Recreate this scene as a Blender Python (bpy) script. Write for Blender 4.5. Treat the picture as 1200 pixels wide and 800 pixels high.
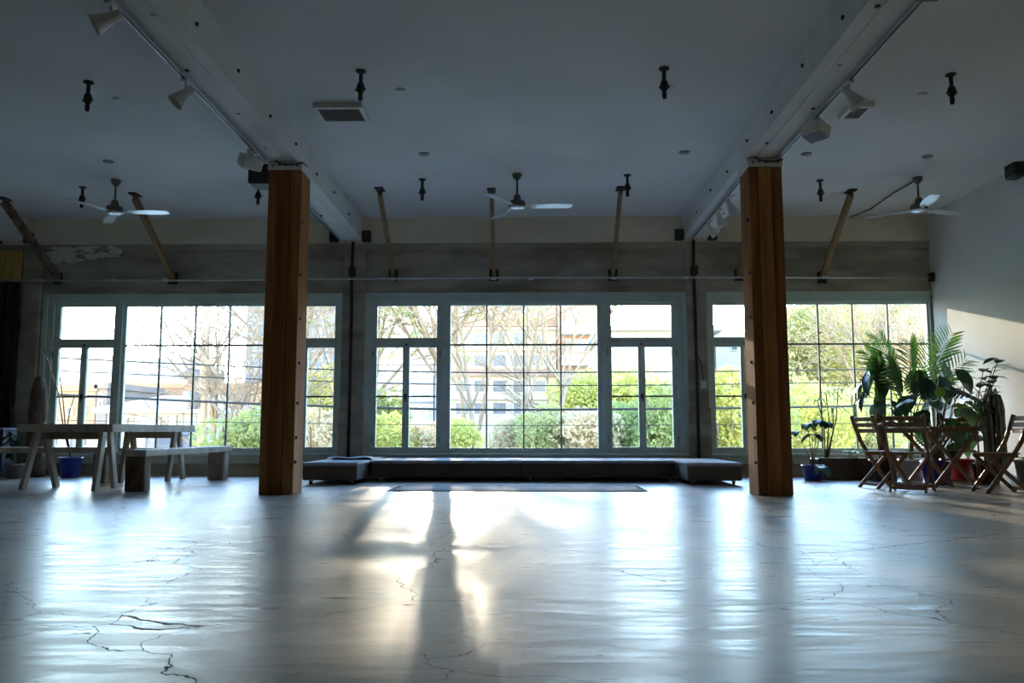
import bpy, bmesh, math, random
from mathutils import Vector, Matrix, Euler
R = math.radians
random.seed(7)
for o in list(bpy.data.objects): bpy.data.objects.remove(o)
sc = bpy.context.scene
COL = sc.collection

# ------------------------------------------------------------------ camera
EYE = 0.69; F = 960.0; PITCH = math.atan(105 / 960); YAW = R(1.2)
cam_d = bpy.data.cameras.new('camera'); cam_d.sensor_width = 36; cam_d.lens = 28.8
cam_d.clip_start = .05; cam_d.clip_end = 1000
cam = bpy.data.objects.new('camera', cam_d); COL.objects.link(cam)
cam.location = (0, 0, EYE); cam.rotation_euler = Euler((math.pi / 2 + PITCH, 0, YAW), 'XYZ')
sc.camera = cam

# ------------------------------------------------------------------ sky, sun, exposure
SUN_AZ = R(5.9); SUN_EL = R(14.3)          # azimuth to the left of the room's long axis
w = bpy.data.worlds.new('world'); sc.world = w; w.use_nodes = True
nt = w.node_tree; nt.nodes.clear()
sky = nt.nodes.new('ShaderNodeTexSky'); sky.sky_type = 'NISHITA'; sky.sun_disc = False
sky.sun_elevation = SUN_EL; sky.sun_rotation = -SUN_AZ; sky.air_density = 1.0; sky.dust_density = .05; sky.ozone_density = 1.0
bg = nt.nodes.new('ShaderNodeBackground'); bg.inputs[1].default_value = 2.5
wo = nt.nodes.new('ShaderNodeOutputWorld')
hs = nt.nodes.new('ShaderNodeHueSaturation'); hs.inputs['Saturation'].default_value = 1.22
tint = nt.nodes.new('ShaderNodeMix'); tint.data_type = 'RGBA'; tint.blend_type = 'MULTIPLY'; tint.inputs[0].default_value = 1; tint.inputs[7].default_value = (1.07, .98, .98, 1)
nt.links.new(sky.outputs[0], hs.inputs['Color']); nt.links.new(hs.outputs[0], tint.inputs[6]); nt.links.new(tint.outputs[2], bg.inputs[0]); nt.links.new(bg.outputs[0], wo.inputs[0])
sun_d = bpy.data.lights.new('sun', 'SUN'); sun_d.energy = 7.0; sun_d.angle = R(.7); sun_d.color = (1.0, .84, .62)
sun = bpy.data.objects.new('sun', sun_d); COL.objects.link(sun)
SUNV = Vector((-math.sin(SUN_AZ) * math.cos(SUN_EL), math.cos(SUN_AZ) * math.cos(SUN_EL), math.sin(SUN_EL)))
sun.rotation_euler = SUNV.to_track_quat('Z', 'Y').to_euler(); sun.location = SUNV * 60
vs = sc.view_settings; vs.view_transform = 'Standard'; vs.look = 'None'; vs.gamma = 1; vs.use_curve_mapping = False
vs.exposure = 0.6

# ------------------------------------------------------------------ pixel -> direction
_f = Vector((-math.sin(YAW) * math.cos(PITCH), math.cos(YAW) * math.cos(PITCH), math.sin(PITCH)))
_r = Vector((math.cos(YAW), math.sin(YAW), 0)); _u = _r.cross(_f)
CAM = Vector((0, 0, EYE))
def ray(px, py): return _f + _r * ((px - 600) / F) + _u * ((400 - py) / F)
def atY(px, py, Y): d = ray(px, py); return CAM + d * (Y / d.y)
def atZ(px, py, z): d = ray(px, py); return CAM + d * ((z - EYE) / d.z)
def atX(px, py, X): d = ray(px, py); return CAM + d * (X / d.x)

# ------------------------------------------------------------------ materials
def _nodes(name):
    m = bpy.data.materials.new(name); m.use_nodes = True
    t = m.node_tree; b = t.nodes['Principled BSDF']; return m, t, b
def mat(name, c1, c2=None, scale=6, rough=.6, bump=.0, stretch=(1, 1, 1), metal=0, spec=.5, detail=6, lo=.35, hi=.65, bscale=None, coat=0, rot=(0, 0, 0)):
    m, t, b = _nodes(name); N = t.nodes; L = t.links
    b.inputs['Roughness'].default_value = rough; b.inputs['Metallic'].default_value = metal
    b.inputs['Specular IOR Level'].default_value = spec; b.inputs['Coat Weight'].default_value = coat
    if c2 is None: c2 = tuple(x * .85 for x in c1)
    tc = N.new('ShaderNodeTexCoord'); mp = N.new('ShaderNodeMapping'); mp.inputs['Scale'].default_value = stretch
    mp.inputs['Rotation'].default_value = rot
    L.new(tc.outputs['Object'], mp.inputs[0])
    n = N.new('ShaderNodeTexNoise'); n.inputs['Scale'].default_value = scale; n.inputs['Detail'].default_value = detail
    L.new(mp.outputs[0], n.inputs['Vector'])
    r = N.new('ShaderNodeValToRGB'); r.color_ramp.elements[0].position = lo; r.color_ramp.elements[1].position = hi
    r.color_ramp.elements[0].color = (*c1, 1); r.color_ramp.elements[1].color = (*c2, 1)
    L.new(n.outputs[0], r.inputs[0]); L.new(r.outputs[0], b.inputs['Base Color'])
    if bump:
        n2 = N.new('ShaderNodeTexNoise'); n2.inputs['Scale'].default_value = bscale or scale * 3; n2.inputs['Detail'].default_value = 5
        L.new(mp.outputs[0], n2.inputs['Vector'])
        bp = N.new('ShaderNodeBump'); bp.inputs['Strength'].default_value = bump; bp.inputs['Distance'].default_value = .02
        L.new(n2.outputs[0], bp.inputs['Height']); L.new(bp.outputs[0], b.inputs['Normal'])
    return m
def leafmat(name, c1, c2, trans=.45, rough=.4, scale=3):
    m = mat(name, c1, c2, scale=scale, rough=rough); t = m.node_tree; N = t.nodes; L = t.links
    b = N['Principled BSDF']; out = N['Material Output']
    tr = N.new('ShaderNodeBsdfTranslucent'); mx = N.new('ShaderNodeMixShader'); mx.inputs[0].default_value = trans
    src = b.inputs['Base Color'].links[0].from_socket
    L.new(src, tr.inputs[0]); L.new(b.outputs[0], mx.inputs[1]); L.new(tr.outputs[0], mx.inputs[2]); L.new(mx.outputs[0], out.inputs[0])
    return m
M = {}
# polished cracked concrete
def floor_mat():
    m, t, b = _nodes('polished_concrete'); N = t.nodes; L = t.links
    tc = N.new('ShaderNodeTexCoord')
    def noise(scale, detail=6, vec=None, dist=0):
        n = N.new('ShaderNodeTexNoise'); n.inputs['Scale'].default_value = scale; n.inputs['Detail'].default_value = detail
        n.inputs['Distortion'].default_value = dist
        L.new(vec or tc.outputs['Object'], n.inputs['Vector']); return n
    def ramp(src, p0, p1, c0, c1):
        r = N.new('ShaderNodeValToRGB'); r.color_ramp.elements[0].position = p0; r.color_ramp.elements[1].position = p1
        r.color_ramp.elements[0].color = (*c0, 1); r.color_ramp.elements[1].color = (*c1, 1); L.new(src, r.inputs[0]); return r
    def mul(a, bb, fac=1.0):
        x = N.new('ShaderNodeMix'); x.data_type = 'RGBA'; x.blend_type = 'MULTIPLY'; x.inputs[0].default_value = fac
        L.new(a, x.inputs[6]); L.new(bb, x.inputs[7]); return x.outputs[2]
    base = ramp(noise(1.1, 8, dist=.4).outputs[0], .3, .7, (.26, .24, .21), (.44, .41, .365))
    mp = N.new('ShaderNodeMapping'); mp.inputs['Scale'].default_value = (1.2, 7, 1); L.new(tc.outputs['Object'], mp.inputs[0])
    streak = ramp(noise(2.2, 8, mp.outputs[0], .6).outputs[0], .32, .6, (.60, .59, .57), (1.12, 1.12, 1.12))
    spots = ramp(noise(26, 3).outputs[0], .30, .42, (.6, .58, .55), (1, 1, 1))
    col = mul(mul(base.outputs[0], streak.outputs[0]), spots.outputs[0], .5)
    # cracks: distorted voronoi edges, thinned and broken up
    def cracks(scale, width, dscale, damt, mscale, m0, m1):
        d = noise(dscale, 5)
        v = N.new('ShaderNodeVectorMath'); v.operation = 'MULTIPLY_ADD'
        v.inputs[1].default_value = (damt, damt, 0); L.new(d.outputs[1], v.inputs[0]); L.new(tc.outputs['Object'], v.inputs[2])
        vo = N.new('ShaderNodeTexVoronoi'); vo.feature = 'DISTANCE_TO_EDGE'; vo.inputs['Scale'].default_value = scale
        L.new(v.outputs[0], vo.inputs['Vector'])
        r = N.new('ShaderNodeMapRange'); r.inputs[1].default_value = width * .35; r.inputs[2].default_value = width; r.inputs[3].default_value = 1; r.inputs[4].default_value = 0
        L.new(vo.outputs[0], r.inputs[0])
        k = ramp(noise(mscale, 2).outputs[0], m0, m1, (0, 0, 0), (1, 1, 1))
        x = N.new('ShaderNodeMath'); x.operation = 'MULTIPLY'; L.new(r.outputs[0], x.inputs[0]); L.new(k.outputs[0], x.inputs[1]); return x.outputs[0]
    a1 = cracks(.45, .0017, 1.3, .8, .45, .36, .44); a2 = cracks(1.1, .0030, 2.4, .45, .7, .50, .58)
    mp2 = N.new('ShaderNodeMapping'); mp2.inputs['Scale'].default_value = (1, 2.2, 1); L.new(tc.outputs['Object'], mp2.inputs[0])
    pits = ramp(noise(7.5, 3, mp2.outputs[0]).outputs[0], .255, .275, (1, 1, 1), (0, 0, 0))
    pm = N.new('ShaderNodeMath'); pm.operation = 'MAXIMUM'; L.new(a2, pm.inputs[0]); L.new(pits.outputs[0], pm.inputs[1]); a2 = pm.outputs[0]
    mxm = N.new('ShaderNodeMath'); mxm.operation = 'MAXIMUM'; L.new(a1, mxm.inputs[0]); L.new(a2, mxm.inputs[1])
    fin = N.new('ShaderNodeMix'); fin.data_type = 'RGBA'; L.new(mxm.outputs[0], fin.inputs[0]); L.new(col, fin.inputs[6]); fin.inputs[7].default_value = (.025, .022, .02, 1)
    L.new(fin.outputs[2], b.inputs['Base Color'])
    rr = N.new('ShaderNodeMapRange'); rr.inputs[1].default_value = .3; rr.inputs[2].default_value = .7; rr.inputs[3].default_value = .26; rr.inputs[4].default_value = .42
    L.new(noise(2.2, 8, mp.outputs[0], .6).outputs[0], rr.inputs[0])
    rc = N.new('ShaderNodeMath'); rc.operation = 'MAXIMUM'; L.new(rr.outputs[0], rc.inputs[0]); L.new(mxm.outputs[0], rc.inputs[1]); L.new(rc.outputs[0], b.inputs['Roughness'])
    b.inputs['Specular IOR Level'].default_value = .5
    bp = N.new('ShaderNodeBump'); bp.inputs['Strength'].default_value = .05; bp.inputs['Distance'].default_value = .01
    n3 = noise(3.0, 5); L.new(n3.outputs[0], bp.inputs['Height']); L.new(bp.outputs[0], b.inputs['Normal'])
    return m
M['floor'] = floor_mat()
M['ceil'] = mat('ceiling_paint', (.68, .66, .64), (.76, .74, .72), scale=.7, rough=.85, bump=.12, bscale=9)
M['white_wall'] = mat('white_wall_paint', (.72, .72, .68), (.80, .80, .77), scale=.9, rough=.7, bump=.08, bscale=6)
M['beam'] = mat('beam_white_paint', (.66, .64, .60), (.76, .75, .72), scale=1.4, rough=.7, bump=.1, bscale=9)
M['concrete'] = mat('raw_concrete', (.27, .24, .18), (.48, .43, .33), scale=2.6, rough=.9, bump=.5, stretch=(.5, 1, 1.6), bscale=14)
M['cream'] = mat('cream_band_paint', (.74, .65, .48), (.86, .77, .60), scale=2, rough=.8, bump=.2, stretch=(.5, 1, 1), bscale=12)
M['patch'] = mat('bare_plaster', (.70, .66, .57), (.86, .82, .73), scale=9, rough=.95, bump=.5)
M['ochre'] = mat('ochre_wall_glow', (.46, .28, .06), (.62, .42, .12), scale=5, rough=.7, stretch=(6, 1, .6))  # warm wall glow put into the colour
M['frame'] = mat('pale_green_frame_paint', (.52, .60, .53), (.62, .70, .63), scale=3, rough=.5, bump=.08)
M['muntin'] = mat('dark_steel_muntin', (.10, .11, .10), (.16, .17, .15), rough=.5)
M['post'] = mat('fir_post', (.30, .115, .035), (.46, .20, .07), scale=3, rough=.8, stretch=(5, 5, .35), bump=.15, spec=.25)
M['postd'] = mat('fir_post_dark', (.20, .075, .025), (.34, .14, .05), scale=3, rough=.8, stretch=(5, 5, .35), bump=.15, spec=.25)
M['brace'] = mat('brace_timber', (.20, .12, .05), (.30, .185, .08), scale=3, rough=.7, stretch=(6, 1, 1))
M['plank'] = mat('grey_weathered_plank', (.42, .37, .31), (.58, .52, .45), scale=3, rough=.6, stretch=(2, 2, 2), bump=.2)
M['plank_d'] = mat('brown_weathered_timber', (.24, .18, .125), (.38, .30, .22), scale=3, rough=.7, stretch=(3, 3, 1), bump=.3)
M['bark'] = mat('rough_log_bark', (.09, .055, .035), (.22, .15, .10), scale=9, rough=.9, stretch=(1, 1, .4), bump=.8)
M['teak'] = mat('teak_brown', (.16, .085, .045), (.27, .155, .085), scale=4, rough=.5, stretch=(5, 5, 1), bump=.1)
M['black'] = mat('black_metal', (.015, .015, .016), (.03, .03, .03), rough=.5)
M['blackcloth'] = mat('black_cloth', (.012, .011, .013), (.025, .022, .025), rough=.9)
M['steel'] = mat('galvanised_steel', (.52, .53, .54), (.66, .67, .68), rough=.35, metal=.8, scale=5)
M['chrome'] = mat('brushed_blade_metal', (.62, .63, .65), (.75, .76, .78), rough=.3, metal=.85, scale=3)
M['fanmotor'] = mat('dark_bronze', (.10, .09, .08), (.17, .15, .13), rough=.4, metal=.6)
M['white'] = mat('white_enamel', (.66, .65, .60), (.76, .75, .70), rough=.4)
M['vent'] = mat('grey_vent_metal', (.20, .20, .20), (.27, .27, .27), rough=.5)
M['uphol'] = mat('charcoal_carpet', (.075, .066, .056), (.125, .112, .095), scale=60, rough=.95, bump=.4, bscale=120)
M['cush'] = mat('slate_blue_cover', (.22, .25, .32), (.34, .37, .45), scale=8, rough=.75, bump=.2)
M['rug'] = mat('grey_blue_rug', (.20, .23, .28), (.34, .38, .42), scale=14, rough=.9, bump=.3, stretch=(.3, 3, 1))
M['rugb'] = mat('dark_rug_border', (.06, .07, .10), (.11, .12, .16), scale=14, rough=.9)
def glass_mat(name, tint=(.97, .98, .98)):
    m = bpy.data.materials.new(name); m.use_nodes = True; t = m.node_tree; t.nodes.clear()
    tr = t.nodes.new('ShaderNodeBsdfTransparent'); tr.inputs[0].default_value = (*tint, 1)
    gl = t.nodes.new('ShaderNodeBsdfGlossy'); gl.inputs['Roughness'].default_value = .03
    fr = t.nodes.new('ShaderNodeFresnel'); fr.inputs[0].default_value = 1.3
    mx = t.nodes.new('ShaderNodeMixShader'); o = t.nodes.new('ShaderNodeOutputMaterial')
    t.links.new(fr.outputs[0], mx.inputs[0]); t.links.new(tr.outputs[0], mx.inputs[1]); t.links.new(gl.outputs[0], mx.inputs[2]); t.links.new(mx.outputs[0], o.inputs[0])
    return m
M['glass'] = glass_mat('window_glass')
M['water'] = glass_mat('vase_glass', (.80, .88, .84))

# ------------------------------------------------------------------ mesh builder
class MB:
    def __init__(s): s.v = []; s.f = []; s.sm = []
    def add(s, vs_, fs, smooth=False):
        n = len(s.v); s.v += [tuple(v) for v in vs_]; s.f += [tuple(i + n for i in f) for f in fs]; s.sm += [smooth] * len(fs); return s
    def box(s, lo, hi, m=None):
        x0, y0, z0 = lo; x1, y1, z1 = hi
        vs_ = [Vector(p) for p in ((x0, y0, z0), (x1, y0, z0), (x1, y1, z0), (x0, y1, z0), (x0, y0, z1), (x1, y0, z1), (x1, y1, z1), (x0, y1, z1))]
        if m: vs_ = [m @ v for v in vs_]
        return s.add(vs_, [(0, 3, 2, 1), (4, 5, 6, 7), (0, 1, 5, 4), (1, 2, 6, 5), (2, 3, 7, 6), (3, 0, 4, 7)])
    def cbox(s, lo, hi, b=.01, m=None, seg=1):
        bm = bmesh.new(); bmesh.ops.create_cube(bm, size=1)
        for v in bm.verts:
            v.co = Vector([lo[i] if v.co[i] < 0 else hi[i] for i in range(3)])
        bmesh.ops.bevel(bm, geom=list(bm.edges), offset=b, segments=seg, affect='EDGES', profile=.5)
        bm.verts.ensure_lookup_table(); bm.verts.index_update()
        vs_ = [m @ v.co if m else v.co.copy() for v in bm.verts]; fs = [[v.index for v in f.verts] for f in bm.faces]
        bm.free(); return s.add(vs_, fs, seg > 1)
    def bar(s, p0, p1, w, h, up=Vector((0, 0, 1)), b=0):
        p0 = Vector(p0); p1 = Vector(p1); d = (p1 - p0); L = d.length; d.normalize()
        y = Vector(up).cross(d)
        if y.length < 1e-4: y = Vector((0, 1, 0))
        y.normalize(); z = d.cross(y)
        m = Matrix((d, y, z)).transposed().to_4x4(); m.translation = p0
        if b: return s.cbox((0, -w / 2, -h / 2), (L, w / 2, h / 2), b, m)
        return s.box((0, -w / 2, -h / 2), (L, w / 2, h / 2), m)
    def tube(s, pts, rad, n=8, caps=True, smooth=True):
        pts = [Vector(p) for p in pts]
        if not hasattr(rad, '__len__'): rad = [rad] * len(pts)
        vs_ = []; fs = []; prev = None
        for i, p in enumerate(pts):
            d = (pts[min(i + 1, len(pts) - 1)] - pts[max(i - 1, 0)])
            if d.length < 1e-6: d = Vector((0, 0, 1))
            d.normalize()
            if prev is None: a = Vector((0, 0, 1)) if abs(d.z) < .9 else Vector((1, 0, 0)); x = d.cross(a).normalized()
            else: x = (prev - d * prev.dot(d)); x = x.normalized() if x.length > 1e-5 else d.orthogonal().normalized()
            prev = x; y = d.cross(x)
            for k in range(n):
                t = 2 * math.pi * k / n; vs_.append(p + (x * math.cos(t) + y * math.sin(t)) * rad[i])
        for i in range(len(pts) - 1):
            for k in range(n):
                k2 = (k + 1) % n; fs.append((i * n + k, i * n + k2, (i + 1) * n + k2, (i + 1) * n + k))
        if caps: fs.append(tuple(range(n - 1, -1, -1))); fs.append(tuple((len(pts) - 1) * n + k for k in range(n)))
        return s.add(vs_, fs, smooth)
    def lathe(s, prof, n=20, c=(0, 0, 0), m=None, smooth=True):
        vs_ = []; fs = []
        for r, z in prof:
            for k in range(n):
                t = 2 * math.pi * k / n; vs_.append(Vector((r * math.cos(t), r * math.sin(t), z)))
        vs_ = [(m @ v if m else v) + Vector(c) for v in vs_]
        for i in range(len(prof) - 1):
            for k in range(n):
                k2 = (k + 1) % n; fs.append((i * n + k, i * n + k2, (i + 1) * n + k2, (i + 1) * n + k))
        fs.append(tuple(range(n - 1, -1, -1))); fs.append(tuple((len(prof) - 1) * n + k for k in range(n)))
        return s.add(vs_, fs, smooth)
    def sweep(s, pts, y0, y1, t):
        # flat bar following a polyline in the local XZ plane, between y0 and y1
        P = [Vector((p[0], 0, p[1])) for p in pts]; vs_ = []; fs = []
        for i, p in enumerate(P):
            d = (P[min(i + 1, len(P) - 1)] - P[max(i - 1, 0)]).normalized(); nrm = Vector((-d.z, 0, d.x)) * t / 2
            for q, y in ((p + nrm, y0), (p + nrm, y1), (p - nrm, y1), (p - nrm, y0)): vs_.append(Vector((q.x, y, q.z)))
        for i in range(len(P) - 1):
            for k in range(4):
                k2 = (k + 1) % 4; fs.append((i * 4 + k, i * 4 + k2, i * 4 + 4 + k2, i * 4 + 4 + k))
        fs.append((3, 2, 1, 0)); e = (len(P) - 1) * 4; fs.append((e, e + 1, e + 2, e + 3))
        return s.add(vs_, fs)
    def mesh(s, name, material, off=(0, 0, 0)):
        me = bpy.data.meshes.new(name); o = Vector(off)
        me.from_pydata([tuple(Vector(v) - o) for v in s.v], [], s.f)
        me.polygons.foreach_set('use_smooth', s.sm); me.materials.append(material); me.update(); return me
    def build(s, name, material, parent=None, at=None, world=True):
        # with world=True the vertices are world coordinates; 'at' or the parent's location becomes the origin
        off = Vector((0, 0, 0))
        if world:
            p = parent
            while p is not None: off += p.location; p = p.parent
            if parent is None and at is not None: off = Vector(at)
        o = bpy.data.objects.new(name, s.mesh(name, M[material] if isinstance(material, str) else material, off))
        COL.objects.link(o); o.parent = parent
        if parent is None and world and at is not None: o.location = at
        return o
def tag(o, label=None, cat=None, group=None, kind=None):
    if label: o['label'] = label
    if cat: o['category'] = cat
    if group: o['group'] = group
    if kind: o['kind'] = kind
    return o
def thing(name, loc, label, cat, group=None, rz=0):
    o = bpy.data.objects.new(name, None); o.empty_display_size = .1; COL.objects.link(o)
    o.location = loc; o.rotation_euler = (0, 0, rz); return tag(o, label, cat, group)
def inst(name, me, parent, mtx=None):
    o = bpy.data.objects.new(name, me); COL.objects.link(o); o.parent = parent
    if mtx is not None: o.matrix_local = mtx
    return o
def copy_tree(o, parent=None):
    c = o.copy(); COL.objects.link(c); c.parent = parent
    for ch in list(o.children): copy_tree(ch, c)
    return c
def struct(o): o['kind'] = 'structure'; return o
def frame_m(o, d, up=Vector((0, 0, 1)), roll=0):
    d = Vector(d).normalized(); y = Vector(up).cross(d)
    if y.length < 1e-4: y = Vector((0, 1, 0))
    y.normalize(); z = d.cross(y); m = Matrix((d, y, z)).transposed().to_4x4(); m.translation = Vector(o)
    return m @ Matrix.Rotation(roll, 4, 'X')

# ------------------------------------------------------------------ room shell
WY = 12.95; CZ = atY(612, 255, WY).z; BZ = 3.76
xw = lambda px, py=440: atY(px, py, WY).x
zw = lambda py: atY(612, py, WY).z
XR = xw(1089, 300); XL = -10.6; YB = -4.0
struct(MB().box((XL - .2, YB - .2, -.15), (XR + .2, WY + .3, 0)).build('floor', 'floor'))
struct(MB().box((XL - .2, YB - .2, CZ), (XR + .2, WY + .3, CZ + .2)).build('ceiling', 'ceil'))
struct(MB().box((XR, YB - .2, 0), (XR + .2, WY + .3, CZ)).build('wall_right', 'white_wall'))
struct(MB().box((XL - .2, YB - .2, 0), (XL, WY + .3, CZ)).build('wall_left', 'white_wall'))
struct(MB().box((XL, YB - .2, 0), (XR, YB, CZ)).build('wall_back', 'white_wall'))
zHead = zw(346); zSill = zw(531); zBand = zw(285)
gL, gC, gR = (xw(50), xw(396)), (xw(430), xw(803)), (xw(832), XR - .01)
wf = MB(); TH = .30
wf.box((XL, WY, zHead), (XR, WY + TH, zBand)); wf.box((XL, WY, 0), (XR, WY + TH, zSill))
for a, b in ((XL, gL[0]), (gL[1], gC[0]), (gC[1], gR[0])): wf.box((a, WY, zSill), (b, WY + TH, zHead))
wf.box((XL, WY + .02, zBand), (XR, WY + TH, CZ))
wall = struct(wf.build('wall_front', 'concrete'))
struct(MB().box((XL, WY - .05, zBand), (XR, WY + .019, CZ)).build('trim_1', 'cream'))
# spandrel ledges of board-formed concrete
for z0, z1, pr in ((zBand - .10, zBand, .045), (zw(300) - .005, zw(298), .012)):
    MB().box((XL, WY - pr, z0), (XR, WY, z1)).build('form_ledge', 'concrete', wall)
# pilasters with thicker foot blocks
for px0, px1 in ((400, 427), (806, 829), (22, 44)):
    x0, x1 = xw(px0), xw(px1)
    MB().cbox((x0, WY - .07, 0), (x1, WY, zBand - .1), .012).build('pilaster', 'concrete', wall)
    MB().cbox((x0 - .02, WY - .11, 0), (x1 + .02, WY - .065, zw(478)), .015).build('pilaster_foot', 'concrete', wall)
# flaked plaster on the spandrel
rg = random.Random(3)
for k in range(70):
    px = rg.uniform(58, 140) if k % 3 else rg.uniform(60, 95); py = rg.uniform(288, 299) + (6 if px < 100 and rg.random() < .5 else 0)
    x = xw(px, py); z = zw(py); r = rg.uniform(.03, .085); n = 9
    pts = [(x + r * 1.5 * rg.uniform(.6, 1.1) * math.cos(2 * math.pi * i / n), z + r * .6 * rg.uniform(.6, 1.1) * math.sin(2 * math.pi * i / n)) for i in range(n)]
    yf = WY - .0455 - k * .00015
    b = MB(); b.add([(p[0], yf - .004, p[1]) for p in pts] + [(p[0], WY, p[1]) for p in pts], [tuple(range(n - 1, -1, -1))] + [(i, (i + 1) % n, n + (i + 1) % n, n + i) for i in range(n)])
    b.build('plaster_flake', 'patch', wall)

# ------------------------------------------------------------------ windows
zT0, zT1 = zw(395), zw(357)          # transom glass
zL0, zL1 = zw(524), zw(406)          # casement glass
zM = zw(464); zFm = zw(403); zF0, zF1 = zw(525), zw(356.5)
FY0, FY1 = WY + .06, WY + .16         # frame depth
def pane(x0, x1, z0, z1, y, parent):
    MB().box((x0, y - .003, z0), (x1, y + .003, z1)).build('pane', 'glass', parent)
def ringframe(mb, ox0, ox1, oz0, oz1, ix0, ix1, iz0, iz1, y0, y1):
    mb.box((ox0, y0, oz0), (ix0, y1, oz1)); mb.box((ix1, y0, oz0), (ox1, y1, oz1))
    mb.box((ix0, y0, oz0), (ix1, y1, iz0)); mb.box((ix0, y0, iz1), (ix1, y1, oz1))
def casement_unit(win, gx0, gx1, s0, s1, ox0, ox1):
    # gx0..gx1 whole glazed width; s0..s1 the meeting stiles; ox0..ox1 clear opening
    zt = (zT0 + zL1) / 2
    ob = bpy.data.objects.new('transom_light', None); COL.objects.link(ob); ob.parent = win
    m = MB(); ringframe(m, ox0, ox1, zt + .015, zF1 + .04, gx0, gx1, zT0, zT1, FY0 + .015, FY1 - .02); m.build('sash', 'frame', ob)
    pane(gx0, gx1, zT0, zT1, FY0 + .05, ob)
    mid = (s0 + s1) / 2
    for a, b, o0, o1 in ((gx0, s0, ox0, mid - .003), (s1, gx1, mid + .003, ox1)):
        lf = bpy.data.objects.new('casement_leaf', None); COL.objects.link(lf); lf.parent = win
        m = MB(); ringframe(m, o0, o1, zSill + .03, zt - .015, a, b, zL0, zL1, FY0 + .01, FY1 - .02); m.build('sash', 'frame', lf)
        MB().box((a, FY0 + .03, zM - .013), (b, FY0 + .065, zM + .013)).build('muntin', 'muntin', lf)
        pane(a, b, zM + .013, zL1, FY0 + .05, lf); pane(a, b, zL0, zM - .013, FY0 + .05, lf)
        hx = o0 + .006 if o0 < mid - .1 and o0 == ox0 else o1 - .006
        for hz in (zL0 + .12, zL1 - .10): MB().tube([(hx, FY0 + .004, hz - .05), (hx, FY0 + .004, hz + .05)], .009, 6).build('hinge', 'black', lf)
    h = MB(); h.cbox((mid - .02, FY0 - .012, zM - .04), (mid + .02, FY0 + .012, zM + .04), .004); h.bar((mid, FY0 - .02, zM), (mid + .01, FY0 - .03, zM - .09), .016, .012); h.build('latch', 'black', win)
    MB().cbox((mid - .015, FY0 - .008, zt - .05), (mid + .015, FY0 + .012, zt + .02), .004).build('top_bolt', 'black', win)
    MB().box((ox0, FY0 - .01, zt - .015), (ox1, FY1, zt + .015)).build('transom_rail', 'frame', win)
def fixed_unit(win, gx0, gx1, cols, ox0, ox1):
    m = MB(); ringframe(m, ox0, ox1, zSill + .03, zF1 + .04, gx0, gx1, zF0, zF1, FY0 + .02, FY1 - .01); m.build('fixed_sash', 'frame', win)
    xs = [gx0] + cols + [gx1]
    for c in cols: MB().box((c - .011, FY0 + .03, zF0), (c + .011, FY0 + .07, zF1)).build('muntin', 'muntin', win)
    MB().box((gx0, FY0 + .028, zFm - .013), (gx1, FY0 + .072, zFm + .013)).build('muntin', 'muntin', win)
    for i in range(len(xs) - 1):
        for z0, z1 in ((zFm + .013, zF1), (zF0, zFm - .013)): pane(xs[i] + .011, xs[i + 1] - .011, z0, z1, FY0 + .05, win)
def window(idx, g, cas, fix):
    win = struct(bpy.data.objects.new('window_%d' % idx, None)); COL.objects.link(win)
    win['label'] = ('pale green window band beside the trestle table', 'pale green window band behind the low platforms', 'pale green window band beside the potted plants')[idx - 1]
    m = MB(); ringframe(m, g[0], g[1], zSill, zHead, xw(cas[0][4]) + .003, (xw(cas[-1][5]) - .003 if idx < 3 else g[1] - .015), zSill + .03, zF1 + .04, FY0 - .03, FY1 + .03); m.build('frame', 'frame', win)
    m = MB(); ringframe(m, g[0] - .05, g[1] + (.05 if idx < 3 else 0), zSill - .02, zHead + .045, g[0] + .02, g[1] - .02 if idx < 3 else g[1], zSill + .01, zHead - .02, WY - .022, WY + .005); m.build('casing', 'frame', win)
    MB().cbox((g[0] - .06, WY - .10, zSill - .045), (g[1] + (.06 if idx < 3 else 0), WY + .04, zSill), .008).build('sill', 'frame', win)
    MB().cbox((g[0] - .02, WY - .05, zSill - .16), (g[1] + (.02 if idx < 3 else 0), WY + .002, zSill - .045), .006).build('apron', 'frame', win)
    for c in cas: casement_unit(win, *[xw(p) for p in c])
    for f in fix: fixed_unit(win, xw(f[0]), xw(f[1]) if f[1] < 1080 else XR - .055, [xw(p) for p in f[2]], xw(f[3]), xw(f[4]) if f[4] < 1086 else XR - .025)
    for mx0, mx1 in ((fix[0][3] - 6, fix[0][3]), (fix[0][4], fix[0][4] + 6)):
        if mx1 < 1080: MB().box((xw(mx0), FY0 - .035, zSill + .03), (xw(mx1), FY1, zF1 + .04)).build('mullion', 'frame', win)
    return win
window(1, gL, [(64, 128, 90.5, 97.5, 57, 134), (320, 390, 350, 358, 313, 394)], [(142, 305, [182.7, 223.6, 264.5], 139, 308)])
window(2, gC, [(440, 511, 471, 478.7, 435, 516), (717.5, 789, 749, 757, 712, 795)], [(527, 701, [570, 613.7, 657.6], 522, 706)])
window(3, gR, [(839, 909, 870, 879, 835, 914)], [(923, 1086, [963.5, 1004.5, 1046.5], 920, 1090)])

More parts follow.
